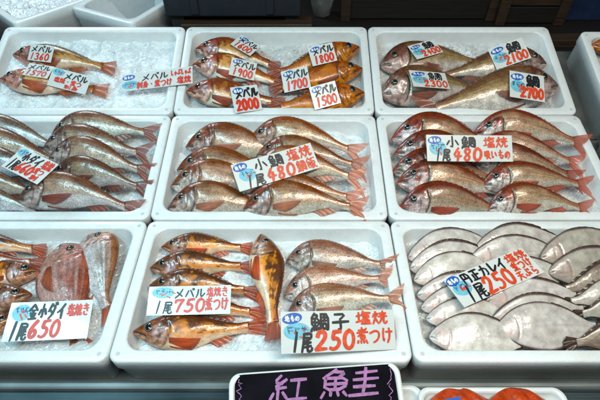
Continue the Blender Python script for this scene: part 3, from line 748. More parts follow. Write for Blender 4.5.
for k, (n, t, pal) in enumerate((((541, 259), (652, 246), 'flatgrey'), ((549, 273), (660, 262), 'flatgrey'), ((668, 276), (556, 291), 'flatdark'), ((676, 290), (562, 303), 'flatgrey'), ((692, 304), (574, 317), 'flatgrey'), ((688, 334), (566, 345), 'flatdark'))):
    fish('C', 'flounder', pal, n, t, '%s %s flounder%s in the right column cut by the picture edge' % ('front' if k == 5 else ORD[k], 'dark brown' if pal == 'flatdark' else 'greyish', ' from the back' if 0 < k < 5 else ''), g, roll=26, bend=.03, lift=.016, deep=.92)

# ------------------------------------------------------------------ handwriting (stroke glyphs on a 10 x 10 grid, y down; ~ marks a curved stroke)
UO = '2.2,0 .3,2.8|2,1 4,1 3,2.8|.8,3 .8,7 4.3,7 4.3,3 .8,3|.8,5 4.3,5|2.5,3 2.5,7|.3,9.8 .8,8|1.8,8 2,9.3|3,8 3.2,9.2|4.2,8 4.8,9.5|'
GL = {
'0': '~5,0 2,1.5 1,5 2,8.5 5,10 8,8.5 9,5 8,1.5 5,0', '1': '5.6,0 4.4,10', '2': '~1.5,3 2.5,.8 5.5,0 8,1.5 7.5,4 4,7.2 1,10|1,9.8 9.2,9.4',
'3': '~1.6,1.2 5,0 8,1.6 7,4 4,4.6 8,6 8.4,8.4 5,10 1.2,9', '4': '6,0 1,6.5 9.6,6.2|7,3 6,10', '5': '8.8,.3 3.5,.5|~3.5,.5 2.5,4.6 6,3.8 8.6,6 7,9 3.5,10 1,9',
'6': '~7,0 3.5,3 1.5,6.5 2.5,9.5 5.5,10 8,8 7,5.5 4,5.5 2,7.5', '7': '1.5,1 1.2,3|1.5,1 9,.5|~9,.5 6,5 4.5,10',
'8': '~7.5,1.5 4.5,0 2,2 4,4.5 7.5,6.5 7,9.3 4,10 1.8,8 4,5.5 7.5,3.5 7.5,1.5', '9': '~8.5,2.5 6,0 2.5,1.2 2,4 5,5.2 8.5,2.5 8,6 6,10',
'小': '5,0 5,9.4 3.8,8.4|2.6,3.5 1,7|7.2,3.2 9.2,7',
'鯛': UO+'5.6,.8 5.6,6 4.9,9.8|5.6,.8 9.6,.8 9.6,9.2 8.8,9|6.4,2.5 8.8,2.5|7.6,1 7.6,4.3|6.3,4.3 9,4.3|6.6,5.8 6.6,8.4 8.6,8.4 8.6,5.8 6.6,5.8',
'鮭': UO+'5.8,1.6 9.4,1.4|7.6,0 7.6,4.2|5.4,4.2 9.8,4|5.8,6.8 9.4,6.6|7.6,5 7.6,9.4|5.2,9.6 9.9,9.4',
'紅': '2.6,0 1,2.2 3,3|4,1.6 .6,5 4.2,4.6|2.4,5 2.4,9.6|1,6.6 .4,8.6|3.6,6.4 4.4,8.2|5.4,2 9.4,1.8|7.4,2 7.4,8.8|5,9 9.9,8.8',
'尾': '1.5,1 8.5,1 8.5,3|1.5,1 1.5,5 .4,10|1.5,3 8.5,3|7.5,3.8 3,4.8|3,6 8.2,5.4|2.6,7.6 8.6,7|5.4,4.3 5.4,9 6,9.8 9.4,9.6 9.5,8.4',
'塩': '.3,3.5 3.6,3.2|2,1 2,8|.2,8.4 3.8,7.5|5,0 4,2.6|4.8,1.3 9.6,1.3|5,3 5,5 8.8,5 8.8,3 5,3|4.6,6.3 4.6,9.4|4.6,6.3 9.2,6.3 9.2,9.4|6.2,6.3 6.2,9.4|7.7,6.3 7.7,9.4|3.8,9.7 9.9,9.7',
'焼': '1,2.5 .4,4.5|3.6,2 2.8,3.6|2.2,.4 2.2,5 .3,9.8|2.2,6 3.6,8.6|4.6,2 9.4,1.8|7,.2 7,3.8|5.6,2.4 5.6,4|8.4,2.4 8.4,4|4.2,4.4 9.8,4.2|~6.2,4.6 6,7.5 4.2,9.8|~7.8,4.6 7.8,9 8.6,9.7 9.8,9 9.8,8',
'煮': '1.4,1.6 8,1.4|4.6,0 4.6,3.2|.4,3.2 9.6,3|8.4,.6 1,5.6|3.2,4.6 3.2,7.4 7.2,7.4 7.2,4.6 3.2,4.6|3.2,6 7.2,6|1.2,8.4 .6,9.8|3.4,8.4 3.7,9.6|5.8,8.4 6.3,9.6|8.2,8.2 9.2,9.8',
'飯': '2.4,0 .2,3|2.4,0 4.6,2.4|1,3.6 4,3.6 4,6.2 1,6.2|1,3.6 1,9.4 4,8.2|1,5 4,5|3,6.6 4.6,8.6|5.4,1 9.4,.6|5.6,1 5.6,5 4.9,9.8|5.6,3.8 9,3.8 7.8,7 5.4,9.8|6,5 7.6,8 9.8,9.8',
'子': '2,1 8,1 5,3.6|5,3.4 5.4,9.4 4,9|.6,5.2 9.4,4.8', '金': '5,0 .4,4.4|5,0 9.6,4.2|3,4 7,4|1.6,6 8.4,6|5,4 5,9.4|3,7 3.6,8.4|7.2,7 6.4,8.4|.8,9.6 9.2,9.6',
'円': '1.4,1 1.4,10|1.4,1 8.6,1 8.6,9.6 7.8,9.4|5,1 5,5|1.4,5.2 8.6,5.2', '正': '1,1 9,1|5,1 5,9.4|5,5 8.6,5|2.4,4.4 2.4,9.4|.4,9.4 9.6,9.4',
'天': '1.6,1.4 8.4,1.2|.8,4.6 9.2,4.4|5,1.2 4.6,5 .6,9.8|5,5 9.4,9.6',
'吸': '.6,2 .6,7 3.2,7 3.2,2 .6,2|4,1.2 8,1.2 7.2,4.2 9.2,4.2 7.6,7.4 4.6,9.8|5.4,1.4 5,6 3.6,9.8|5.4,4 7,7.4 9.8,9.8',
'刺': '.4,2 5.6,2|3,0 3,10|1,3.6 1,5.6 5.2,5.6 5.2,3.6 1,3.6|3,5.8 .4,8.6|3,5.8 5.4,8|7,2 7,7|9.2,.4 9.2,9.6 8.2,9',
'身': '5,0 4,1.4|2.4,1.6 2.4,6.8|2.4,1.6 7.4,1.6 7.4,9.4 6.4,9|2.4,3.2 7.4,3.2|2.4,5 7.4,5|1,7 7.6,6.6|9.2,4.6 5,8 .8,9.8',
'地': '.3,3.6 3.6,3.4|2,1 2,8|.2,8.4 3.8,7.4|4,4.6 8.8,3.2 8.6,6.2|6.2,.6 6.2,7|~4.8,2 4.8,8.4 5.6,9.6 9,9.6 9.6,8',
'メ': '8.4,.4 5.4,6 1,9.8|2.4,3.6 8.4,8.2', 'バ': '3.6,2 .6,8.6|5.6,1.6 9,8.4|7.6,0 8.4,1.6|9,-.4 9.8,1.2', 'ル': '2.8,1 2.4,6 .6,9.6|~5.6,.8 5.6,9 7.6,8 9.8,5.4',
'ダ': '4,0 .8,5|3.6,1.4 8.2,1.4 5.6,7 1.6,10|3,4.4 6.4,6.8|8,-.6 8.8,.8|9.2,-.9 10,.5', 'イ': '8,.4 4.6,4 .8,6|5.4,3.6 5.4,10',
'カ': '1,3 8.6,2.8 8.2,8.4 6.6,9.4|5,.2 4,6 1,9.8', 'レ': '2.4,.6 2.4,9 5.6,8 9.4,4.4',
'き': '1.8,2 8,1.4|1.6,4.4 8.6,3.8|4.4,0 7.4,6.6|~3,7.2 2.6,8.8 4.4,9.8 7.4,9.6', 'つ': '~.6,3.6 5,2 8.6,3 9,6 6.6,8.6 3.6,9.4',
'け': '1.6,.8 1.2,5 1.6,9.4 2.4,7.8|4,3 9.6,2.8|7,.6 7.2,6 5.2,9.8', 'も': '~4.6,0 4.4,7.6 6,9.6 8.6,8.4 8.6,6|2,3 7.4,2.8|1.8,5.6 7.2,5.4',
'の': '~5.2,2.2 4.4,6.4 2.4,8.6 .8,6.6 2,3.4 5,1.8 8.4,3 9,6.4 6,9.4', 'い': '~1.4,2 1.6,7.4 3,8.8 3.8,7.4|7,2.6 8.8,6.6',
'ぷ': '~5,.4 6,1.6 4.4,3.2 6.4,6 5,8.6 3.4,8|1.6,6 1,8|7.6,5.4 9,7.6|~8.6,1 9.4,1.8 8.6,2.6 7.9,1.8 8.6,1', 'ら': '3.6,.4 6,1.6|~3,3.4 2.6,7 6,5.2 8.4,6.6 7,9.2 4,9.8',
'ぶ': '~5,.4 6,1.6 4.4,3.2 6.4,6 5,8.6 3.4,8|1.6,6 1,8|7.6,5.4 9,7.6|8,0 8.6,1.4|9.2,-.4 9.8,1', 'し': '~3,.4 2.8,8 5,9.6 8.4,7.4',
'ゃ': '~2,6 6,4.4 8.6,5.4 7,7.4 5.6,7|5,3 5.8,4.4|3.4,4 5,9.8', '・': '4.4,4.6 5.6,5.6', '付': '3.4,.4 .6,5|2.2,3 2.2,9.8|4,3.4 9.6,3.2|8,.6 8,9.6 6.6,9|5.2,5 6.2,6.6',
}
def chaikin(p, it):
    for _ in range(it):
        q = [p[0]]
        for a, b in zip(p[:-1], p[1:]):
            q += [a*.75+b*.25, a*.25+b*.75]
        q.append(p[-1]); p = q
    return p
def ribbon(mb, pts, w, z, curl, rng):
    n = len(pts)
    if n < 2: return
    P = [np.array(p, float) for p in pts]
    d0 = P[1]-P[0]; d0 = d0/(np.linalg.norm(d0)+1e-9); P[0] = P[0]-d0*w*.3
    d1 = P[-1]-P[-2]; d1 = d1/(np.linalg.norm(d1)+1e-9); P[-1] = P[-1]+d1*w*.3
    v = []
    wa, wb = w*rng.uniform(.85, 1.1), w*rng.uniform(.7, 1.0)
    for i in range(n):
        t = P[min(n-1, i+1)]-P[max(0, i-1)]; t = t/(np.linalg.norm(t)+1e-9)
        nn = np.array([-t[1], t[0]]); s = i/(n-1)
        ww = (wa*(1-s)+wb*s)/2*(.8 if i in (0, n-1) else 1)
        for sg in (1, -1):
            q = P[i]+nn*ww*sg; v.append((q[0], q[1], z+curl(q[0], q[1])))
    mb.add(v, [(2*i, 2*i+1, 2*i+3, 2*i+2) for i in range(n-1)])

def write(mb, text, x0, y0, x1, y1, pen, Wc, Hc, curl, rng, z0=.0005, slant=0.0):
    """text in the card's unit square (0..1, y down)"""
    n = len(text); cw = (x1-x0)/n
    for i, ch in enumerate(text):
        g = GL.get(ch)
        if not g: continue
        for k, st in enumerate(g.split('|')):
            if not st: continue
            curved = st[0] == '~'; st = st.lstrip('~')
            pts = [np.array([float(a) for a in p.split(',')])/10 for p in st.split()]
            pts = [p+np.array([rng.uniform(-.018, .018), rng.uniform(-.018, .018)]) for p in pts]
            pts = chaikin(pts, 3 if curved else 1)
            q = []
            for p in pts:
                ux = x0+cw*(i+.06+p[0]*.88+slant*(.5-p[1])); uy = y0+(y1-y0)*p[1]
                q.append(((ux-.5)*Wc, (.5-uy)*Hc))
            ribbon(mb, q, pen, z0+.00002*(k+i*12 % 40), curl, rng)

def ellipse(mb, cx, cy, rx, ry, Wc, Hc, z, curl, n=28, rot=0.0):
    v = [((cx-.5)*Wc, (.5-cy)*Hc, z+curl((cx-.5)*Wc, (.5-cy)*Hc))]
    for k in range(n):
        a = 2*math.pi*k/n; ex, ey = rx*math.cos(a), ry*math.sin(a)
        x = (cx-.5)*Wc+ex*math.cos(rot)-ey*math.sin(rot); y = (.5-cy)*Hc+ex*math.sin(rot)+ey*math.cos(rot)
        v.append((x, y, z+curl(x, y)))
    mb.add(v, [(0, 1+k, 1+(k+1) % n) for k in range(n)])

def bvh_for(rk):
    V = []; Fc = []
    for o, M in FISH_OBJS[rk]:
        b = len(V); V += [M @ v.co for v in o.data.vertices]
        Fc += [tuple(i+b for i in p.vertices) for p in o.data.polygons]
    return BVHTree.FromPolygons(V, Fc)
for rk, row in (('A', RA), ('B', RB), ('C', RC)):
    for b in [o for o in COL.objects if o.name.startswith('foam_box')]:
        if (b.matrix_world.translation-Vector(row.o)).dot(Vector(row.n)) < .002 and abs((b.matrix_world.translation-Vector(row.o)).dot(Vector(row.v))) < .03:
            FISH_OBJS[rk] += [(c, b.matrix_world) for c in b.children if c.name.startswith('shell')]
BV = {k: bvh_for(k) for k in 'ABC'}

def card_pose(row, quad, h, beta0, bl=(0, 52), rough=1.0):
    best = None
    for be in range(bl[0], bl[1]+1, 4):
        for ga in range(-24, 25, 4):
            n = np.array([math.sin(R(ga)), -math.sin(R(be)), math.cos(R(be))*math.cos(R(ga))]); n /= np.linalg.norm(n)
            nw = XA*n[0]+row.v*n[1]+row.n*n[2]
            c0 = on_row(row, sum(q[0] for q in quad)/4, sum(q[1] for q in quad)/4, h)
            ow = row.o+XA*c0[0]+row.v*c0[1]+row.n*c0[2]
            P = [hit(*q, ow, nw) for q in quad]
            e = [P[1]-P[0], P[2]-P[3], P[3]-P[0], P[2]-P[1]]; l = [np.linalg.norm(a) for a in e]
            xd = (e[0]+e[1])/2; yd = (e[2]+e[3])/2
            cost = abs(np.dot(xd, yd))/(np.linalg.norm(xd)*np.linalg.norm(yd)) + abs(l[0]-l[1])/(l[0]+l[1]) + abs(l[2]-l[3])/(l[2]+l[3]) + rough*.0007*(be-beta0)**2/10 + rough*.0007*ga**2/10
            if best is None or cost < best[0]:
                best = (cost, sum(P)/4, xd, yd, nw, np.linalg.norm(xd), np.linalg.norm(yd))
    _, c, xd, yd, nw, w, hh = best
    ax = xd/np.linalg.norm(xd); ay = -yd/np.linalg.norm(yd); s = ax+ay; 
    # square the two axes up symmetrically
    az = np.cross(ax, ay); az /= np.linalg.norm(az)
    ax = ax-ay*np.dot(ax, ay)*.5; ax /= np.linalg.norm(ax); ay = np.cross(az, ax)
    return c, ax, ay, az, w, hh

def price_card(rk, quad, label, parts, beta=26, h0=-.005, maxh=.07, group=None, hmin=None, pen=None, clear=.0015, rough=1.0):
    row = {'A': RA, 'B': RB, 'C': RC}[rk]
    h = h0
    while True:
        c, ax, ay, az, w, hh = card_pose(row, quad, h, beta, rough=rough)
        bad = 0
        for i in np.linspace(-.5, .5, 23):
            for j in np.linspace(-.5, .5, 15):
                p = c+ax*i*w+ay*j*hh
                res = BV[rk].ray_cast(Vector(p+az*.09), Vector(-az), .09+clear)
                if res[0] is not None: bad += 1
        if bad == 0 or h > maxh: break
        h += .002
    rng = random.Random(label)
    M = Matrix([[ax[k], ay[k], az[k], c[k]] for k in range(3)]+[[0, 0, 0, 1]])
    t = thing('price_card', label, 'price card', M, group)
    kx = rng.uniform(-.25, .45)
    curl = lambda x, y: kx*x*x*.5+.25*rng2*x*y
    rng2 = rng.uniform(-.6, .6)
    # card: thin bent sheet with thickness
    nx, ny = 13, 7; v = []; f = []
    for lay in (0, 1):
        for i in range(nx):
            for j in range(ny):
                x = (i/(nx-1)-.5)*w; y = (j/(ny-1)-.5)*hh
                v.append((x, y, curl(x, y)-(.0007 if lay == 0 else 0)))
    nl = nx*ny
    for i in range(nx-1):
        for j in range(ny-1):
            a = i*ny+j; f.append((a+nl, a+ny+nl, a+ny+1+nl, a+1+nl)); f.append((a, a+1, a+ny+1, a+ny))
    edge = [i*ny for i in range(nx)]+[(nx-1)*ny+j for j in range(1, ny)]+[i*ny+ny-1 for i in range(nx-2, -1, -1)]+[j for j in range(ny-2, 0, -1)]
    for a, b in zip(edge, edge[1:]+edge[:1]): f.append((a, b, b+nl, a+nl))
    link('card', mesh('card', v, f, False), t, M_CARD)
    unit = hh
    ink = {}
    for p in parts:
        k = p[0]
        if k == 'badge':      # blue oval with white writing
            _, cx, cy, rx, ry, rot = p
            mb = MB(); ellipse(mb, cx, cy, rx*w, ry*hh, w, hh, .0004, curl, rot=R(rot)); b = mb.build('blue_badge', M_BLUE, t, False)
            m2 = MB(); ww = rx*1.5
            write(m2, '地もの', cx-ww/2, cy-ry*.55, cx+ww/2, cy+ry*.55, ry*hh*.22, w, hh, curl, rng, z0=.0007)
            m2.build('badge_writing', M_WHITEINK, b, False)
        elif k == 'sticker':  # cyan oval with small dark and red brush marks
            _, cx, cy, rx, ry = p
            mb = MB(); ellipse(mb, cx, cy, rx*w, ry*hh, w, hh, .00025, curl); b = mb.build('cyan_sticker', M_CYAN, t, False)
            m2 = MB()
            for q in range(3):
                gx = cx-rx*.55+q*rx*.52; gy = cy-ry*.35
                for s_ in range(6):
                    xx = gx+rng.uniform(-.18, .10)*rx; yy = gy+rng.uniform(-.3, .3)*ry; hz = s_ % 2
                    dx = rx*rng.uniform(.16, .32)*(1 if hz else .1); dy = ry*rng.uniform(.2, .5)*(0.08 if hz else 1)
                    ribbon(m2, [((xx-.5)*w, (.5-yy)*hh), ((xx+dx-.5)*w, (.5-yy-dy)*hh)], ry*hh*.10, .00045+.000012*(s_+6*q), curl, rng)
            m2.build('sticker_marks', M_NAVYINK, b, False)
            m3 = MB()
            for q in range(5):
                xx = cx-rx*.3+rng.uniform(0, 1.1)*rx; yy = cy+rng.uniform(-.15, .65)*ry
                ribbon(m3, [((xx-.5)*w, (.5-yy)*hh), ((xx+rx*rng.uniform(.1, .4)-.5)*w, (.5-yy+ry*rng.uniform(-.4, .4))*hh)], ry*hh*.24, .00052+.00001*q, curl, rng)
            m3.build('sticker_red_marks', M_ORANGEINK, b, False)
        else:
            _, txt, x0, y0, x1, y1, pw = p[:7]; sl = p[7] if len(p) > 7 else 0
            mb = ink.setdefault(k, MB()); write(mb, txt, x0, y0, x1, y1, pw*hh*1.3, w, hh, curl, rng, z0=.0006 if k == 'black' else .0011, slant=sl)
    if 'black' in ink: ink['black'].build('black_writing', M_BLACKINK, t, False)
    if 'red' in ink: ink['red'].build('red_writing', M_REDINK, t, False)
    if 'orange' in ink: ink['orange'].build('red_writing', M_ORANGEINK, t, False)
    return t

# wide cards of the middle and front rows
price_card('B', ((230.9,165.2),(309.6,143.1),(320.1,167.7),(239.2,192)), 'white 480 card with a rice dish written in red, tilted over the central box',
  [('badge', .095, .17, .085, .15, 4), ('sticker', .15, .50, .10, .23), ('black', '小鯛', .235, .06, .62, .50, .055), ('black', '1尾', .09, .56, .34, .98, .055, .12),
   ('orange', '塩焼', .66, .04, .97, .46, .05), ('orange', '480', .35, .52, .72, .97, .085, .12), ('orange', '鯛飯', .73, .53, .985, .95, .042)], group='wide price cards')
price_card('B', ((426.2,134.7),(510.8,135.8),(513,161.7),(426.7,161.3)), 'white 480 card with red soup writing, straight across the reddish sea bream',
  [('badge', .095, .20, .080, .15, 6), ('sticker', .13, .50, .10, .27), ('black', '小鯛', .21, .06, .585, .50, .055), ('black', '1尾', .08, .52, .28, .98, .055, .12),
   ('orange', '塩焼', .66, .06, .95, .46, .05), ('orange', '480', .29, .50, .65, .97, .085, .12), ('orange', '吸いもの', .665, .56, .975, .90, .045)], group='wide price cards')
price_card('B', ((22,149),(61.5,163),(36.5,183.5),(0,166)), 'small white 660 card lying askew on the silvery sea bream',
  [('sticker', .13, .20, .13, .17), ('black', '小ダイ', .20, .10, .70, .52, .05), ('black', '1尾', .05, .50, .30, .95, .045),
   ('red', '660', .29, .52, .68, .90, .065, .1), ('red', '塩焼', .72, .06, .97, .42, .04), ('red', '煮つ', .68, .45, .92, .70, .035), ('red', '刺', .72, .74, .9, .97, .04)], rough=.2, beta=20)
price_card('C', ((12.5,302.5),(93,300.3),(87.5,338),(.8,342.5)), 'large white 650 card leaning on the pink bream at front left',
  [('sticker', .155, .28, .115, .22), ('black', '金小ダイ', .235, .07, .69, .46, .05), ('red', '塩焼き', .70, .10, .975, .40, .036),
   ('black', '1尾', .05, .52, .28, .97, .055, .1), ('red', '650', .28, .50, .66, .93, .065, .14)], beta=30)
price_card('C', ((150.3,287),(230.8,285),(230.8,313.7),(145.8,315.8)), 'white 750 card leaning on the rockfish at front centre',
  [('sticker', .175, .22, .135, .20), ('black', 'メバル', .31, .10, .69, .42, .045), ('red', '塩焼き', .70, .06, .97, .38, .036),
   ('black', '1尾', .07, .52, .31, .95, .045, .12), ('red', '750', .31, .46, .70, .90, .07, .16), ('red', '煮つけ', .69, .42, .98, .86, .045)], beta=32)
price_card('C', ((279.7,312),(394.5,309.5),(395.3,349.5),(282.5,354)), 'large white 250 card with a blue badge beneath the small sea bream',
  [('badge', .095, .165, .085, .135, 8), ('sticker', .135, .48, .115, .21), ('black', '鯛子', .24, .05, .60, .50, .055), ('black', '1尾', .07, .50, .27, .97, .055, .12),
   ('orange', '塩焼', .64, .03, .94, .35, .045), ('orange', '250', .28, .49, .64, .94, .08, .10), ('orange', '煮つけ', .645, .44, .98, .82, .045)], beta=34, h0=.006)
price_card('C', ((441.7,279),(522.2,248.8),(547,273.8),(463.8,304.4)), 'white 250 card set askew on the flounders',
  [('badge', .075, .15, .075, .16, 8), ('sticker', .115, .46, .10, .24), ('black', '円正カレイ', .16, .04, .71, .42, .052), ('black', '1尾', .08, .46, .33, .98, .055, .10),
   ('orange', '250', .32, .42, .68, .96, .085, .05), ('orange', '塩焼', .72, .03, .985, .33, .04), ('orange', '煮つけ', .72, .35, .97, .64, .04), ('orange', '天ぷら', .70, .67, .965, .96, .04)], beta=26)
# small cards of the back row
G2 = 'small price cards in the back row'
price_card('A', ((31.4,44),(54.4,46),(50.9,63),(27.3,59.4)), 'small white card reading 1360 on the rear rockfish', [('black', 'メバル', .06, .08, .94, .46, .055), ('red', '1360', .06, .52, .90, .92, .06, .1)], group=G2)
price_card('A', ((29.4,62.6),(54.4,66.7),(46.8,78.5),(22.4,74.8)), 'small white card reading 1570 between two rockfish', [('black', 'メバル', .06, .08, .94, .46, .055), ('red', '1570', .06, .52, .90, .92, .06, .1)], group=G2)
price_card('A', ((54.6,66.7),(91.2,77),(85.8,94.3),(46,85)), 'white card with cyan sticker lying on the front rockfish at back left',
  [('sticker', .17, .20, .15, .19), ('black', 'メバル', .34, .10, .95, .46, .055), ('red', '塩焼・煮つ', .12, .46, .84, .72, .045), ('red', '刺身', .42, .74, .80, .97, .04)])
price_card('A', ((122,75.5),(192.5,65.4),(192.5,83.4),(120.7,91.5)), 'wide white card without a price hanging over the box rim at back left',
  [('badge', .10, .22, .09, .16, 4), ('sticker', .13, .66, .12, .24), ('black', 'メバル', .28, .14, .66, .52, .05), ('red', 'しゃぶしゃぶ', .69, .12, .98, .44, .045), ('red', '刺身・煮つけ', .22, .56, .72, .95, .05), ('red', '塩焼', .78, .52, .98, .92, .05)], beta=4, h0=.006, rough=3)
for q, num, lab in (
   (((240.6,36),(262,45),(250,55.6),(229.4,44)), '1600', 'small white card reading 1600 lying flat at the back'),
   (((232.6,57.4),(256.6,63),(254.4,81),(228,74)), '1900', 'small white card reading 1900 on a reddish rockfish'),
   (((230,88),(256.6,84),(262.6,110),(235,112.6)), '2000', 'small white card reading 2000 at the front of its box'),
   (((307.4,48),(332,42),(337.4,60.6),(313,66)), '1800', 'small white card reading 1800 beside a rockfish head'),
   (((280.6,71.4),(307,66),(311,86.6),(284.6,93)), '1700', 'small white card reading 1700 in the middle of the rockfish'),
   (((308.6,87.4),(335,80.6),(340.6,102.6),(315.4,110)), '1500', 'small white card reading 1500 on the front rockfish')):
    price_card('A', q, lab, [('badge', .26, .17, .20, .13, 10), ('black', 'メバル', .12, .10, .98, .47, .06), ('red', num, .10, .53, .92, .93, .075, .08)], group=G2, beta=24)
for q, num, lab in (
   (((405.5,44.5),(432.5,42),(447,53.8),(416.3,56.3)), '2400', 'small white card reading 2400 on the rear sea bream'),
   (((487.5,48.8),(522,37.5),(531.3,57.5),(497,70)), '2100', 'small white card reading 2100 on the rear right sea bream'),
   (((408.8,70),(445,73),(450,88.8),(413.8,86.3)), '2300', 'small white card reading 2300 on the front left sea bream'),
   (((509.5,71.3),(543.8,75),(545,103.3),(510,95.5)), '2700', 'small white card reading 2700 on the largest sea bream')):
    price_card('A', q, lab, [('badge', .22, .20, .19, .13, 8), ('sticker', .24, .55, .22, .23), ('black', '鯛', .46, .06, .88, .52, .06), ('orange', num, .30, .55, .97, .93, .075, .08)], group=G2, beta=24)

# ------------------------------------------------------------------ display stand, ledge and front trays
stand = thing('display_stand', 'grey display stand stepped under the rows of foam boxes', 'display stand', Matrix.Translation((0, 0, 0)))
for row in ROW:
    mb = MB(); mb.box(-1.6, 1.6, -.005, row.D+.005, -.150, -.108)
    mb.build('deck', M_DECK, stand, M=row.M)
mb = MB(); yb = float(seam[0][1])
mb.box(-1.6, 1.6, yb-.02, yb+1.0, 0.12, .62); mb.build('plinth', M_DECK, stand)
# stainless ledge in front of the boxes
zl = .80-.040
pa = on_z(300, 380, zl); pb = on_z(300, 405, zl)
ledge = thing('steel_ledge', 'stainless steel counter ledge running along the front of the boxes', 'counter ledge', Matrix.Translation((0, float(pa[1]), zl)))
mb = MB(); y1 = 0.0; 
prof = [(y1, -.06), (y1, -.004), (y1-.002, -.001), (y1-.006, 0), (y1-.012, 0), (y1-.015, -.002), (y1-.017, -.005), (y1-.017, -.012)]
v = [(x, y, z) for x in (-1.6, 1.6) for y, z in prof]; k = len(prof)
mb.add(v, [(i, i+1, k+i+1, k+i) for i in range(k-1)])
mb.build('lip', M_STEEL, ledge, smooth=False)
mb = MB(); mb.box(-1.6, 1.6, -.55, -.0152, -.037, -.012); mb.build('counter_top', M_COUNTER, ledge, bevel=.003)
mb = MB(); mb.box(-1.6, 1.6, -.53, -.10, -.45, -.038); mb.build('counter_front', M_STEEL, ledge)

def tray(label, M, wx, wy, depth, mat, name='food_tray', group=None):
    t = thing(name, label, 'tray', M, group)
    def ring(i, r, z): return [(x, y, z) for x, y in rrect(-wx/2+i, wx/2-i, -wy/2+i, wy/2-i, r, 8)]
    rings = [ring(.012, .016, -depth), ring(.001, .02, -.004), ring(0, .02, 0), ring(.0008, .02, .0012), ring(.005, .018, .0016), ring(.0085, .016, .0004), ring(.010, .015, -.003), ring(.014, .013, -depth+.004)]
    v, f = loops(rings); link('tray_shell', mesh('tray_shell', v, f), t, mat)
    return t
M_TRAY = plain('white_tray', (.66, .67, .66), .3, var=.04, coat=.3)
M_BLACKPAPER = plain('black_board', (.006, .005, .008), .7, var=.5, scale=20)
M_BLACKPAPER.node_tree.nodes['Principled BSDF'].inputs['Specular IOR Level'].default_value = .03
M_PURPLE = plain('purple_chalk', (.30, .10, .28), .55, var=.3, scale=160)
# black sign in a white tray: 4 corners of the tray in the photo, the lower two run out of the frame
c, ax, ay, az, w, hh = card_pose(RC, ((231.5, 374), (396, 362), (411, 425), (226, 440)), -.010, 20)
Msg = Matrix([[ax[k], ay[k], az[k], c[k]] for k in range(3)]+[[0, 0, 0, 1]])
st = tray('black sign with purple brush writing set in a white tray at the front', Msg, w, hh, .018, M_TRAY, 'sign_tray')
rng = random.Random(5)
nx, ny = 60, 34; v = []
for i in range(nx):
    for j in range(ny):
        x = (i/(nx-1)-.5)*(w-.021); y = (j/(ny-1)-.5)*(hh-.006)
        e = min(1, (w/2-.010-abs(x))/.02)
        v.append((x, y+ (.0 if abs(y) < hh/2-.012 else .0), .0032-.003*(1-e)+0.0*x))
f = [(i*ny+j, (i+1)*ny+j, (i+1)*ny+j+1, i*ny+j+1) for i in range(nx-1) for j in range(ny-1)]
link('black_board', mesh('black_board', v, f), st, M_BLACKPAPER)
mb = MB(); flat = lambda x, y: 0.0*x
for ch, xa, xb, ya, yb_ in (('紅', .22, .47, .09, .52), ('鮭', .51, .89, .06, .50)):
    mb = MB(); write(mb, ch, xa, ya, xb, yb_, 0.0056, w, hh, flat, rng, z0=.0040, slant=.1)
    mb.build('purple_character', M_PURPLE, st)
for sd in (-1, 1):
    mb = MB(); xx, yy = sd*(w/2-.020), hh/2-.012; pts = []
    for k in range(16): pts.append((xx+rng.uniform(-.007, .007), yy-k*.0035+rng.uniform(-.004, .004)))
    ribbon(mb, pts, .0014, .0042, flat, rng); mb.build('purple_scribble', M_PURPLE, st)

# tray of red fish fillets at the right
ztr = zl+.012
p0 = on_z(418, 396, ztr); p1 = on_z(566, 396, ztr)
wt = float(p1[0]-p0[0])
Mt = Matrix.Translation((float(p0[0]+p1[0])/2, float(p0[1])-.070, ztr))
tray('white tray of red fish fillets at the bottom right', Mt, wt, .17, .02, M_TRAY, group='white trays on the counter')
M_SALMON = skin_mat('red_fish_skin', .12, 300., .25, .7)
def slab(label, x, y, z, L, wdt, hgt, rot, pal):
    t = thing('fish_fillet', label, 'fish fillet', Matrix.Translation((x, y, z)) @ Matrix.Rotation(rot, 4, 'Z'), 'red fish fillets on the tray')
    rg = np.random.default_rng(int(abs(x)*1000)); nu, nv = 50, 26; P = []; C = []
    for i in range(nu):
        u = i/(nu-1); r = (math.sin(math.pi*min(1, u*.96+.03))**.55)
        for k in range(nv):
            a = 2*math.pi*k/nv; q = math.cos(a)
            P.append(((u-.5)*L, wdt/2*r*q+.012*math.sin(u*4), hgt*r*(abs(math.sin(a))**.45*(1 if math.sin(a) > 0 else -.4))+.0016*math.sin(u*23+q*7)))
            m = max(0, math.sin(u*70+abs(q)*9+rg.normal()*.35))**4*.9-.5*math.exp(-((q-.15)/.12)**2)
            C.append((*[c0*(1-.4*m)+c1*.4*m for c0, c1 in zip(*pal)], .0))
    f = [(i*nv+k, (i+1)*nv+k, (i+1)*nv+(k+1) % nv, i*nv+(k+1) % nv) for i in range(nu-1) for k in range(nv)]
    f += [tuple(range(nv)), tuple((nu-1)*nv+k for k in range(nv))[::-1]]
    me = mesh('flesh', P, f, True, C, np.array(P)); link('flesh', me, t, M_SALMON)
    # a paler belly strip along the near edge
    G = []; CC = []
    for i in range(nu):
        u = i/(nu-1); r = (math.sin(math.pi*min(1, u*.96+.03))**.55)
        for k in range(4):
            a = -.35+k*.22; G.append(((u-.5)*L, -wdt/2*r*math.cos(a)*1.01+.012*math.sin(u*4), hgt*r*(math.sin(a) if a > 0 else .4*math.sin(a))*1.03+.0008)); CC.append((.55, .25, .15, 0))
    ff = [(i*4+k, (i+1)*4+k, (i+1)*4+k+1, i*4+k+1) for i in range(2, nu-3) for k in range(3)]
    link('pale_edge', mesh('pale_edge', G, ff, True, CC, np.array(G)), t, M_SALMON)
cx = float(p0[0]+p1[0])/2; cy = float(p0[1])-.03
RP = ((.42, .048, .016), (.60, .17, .08))
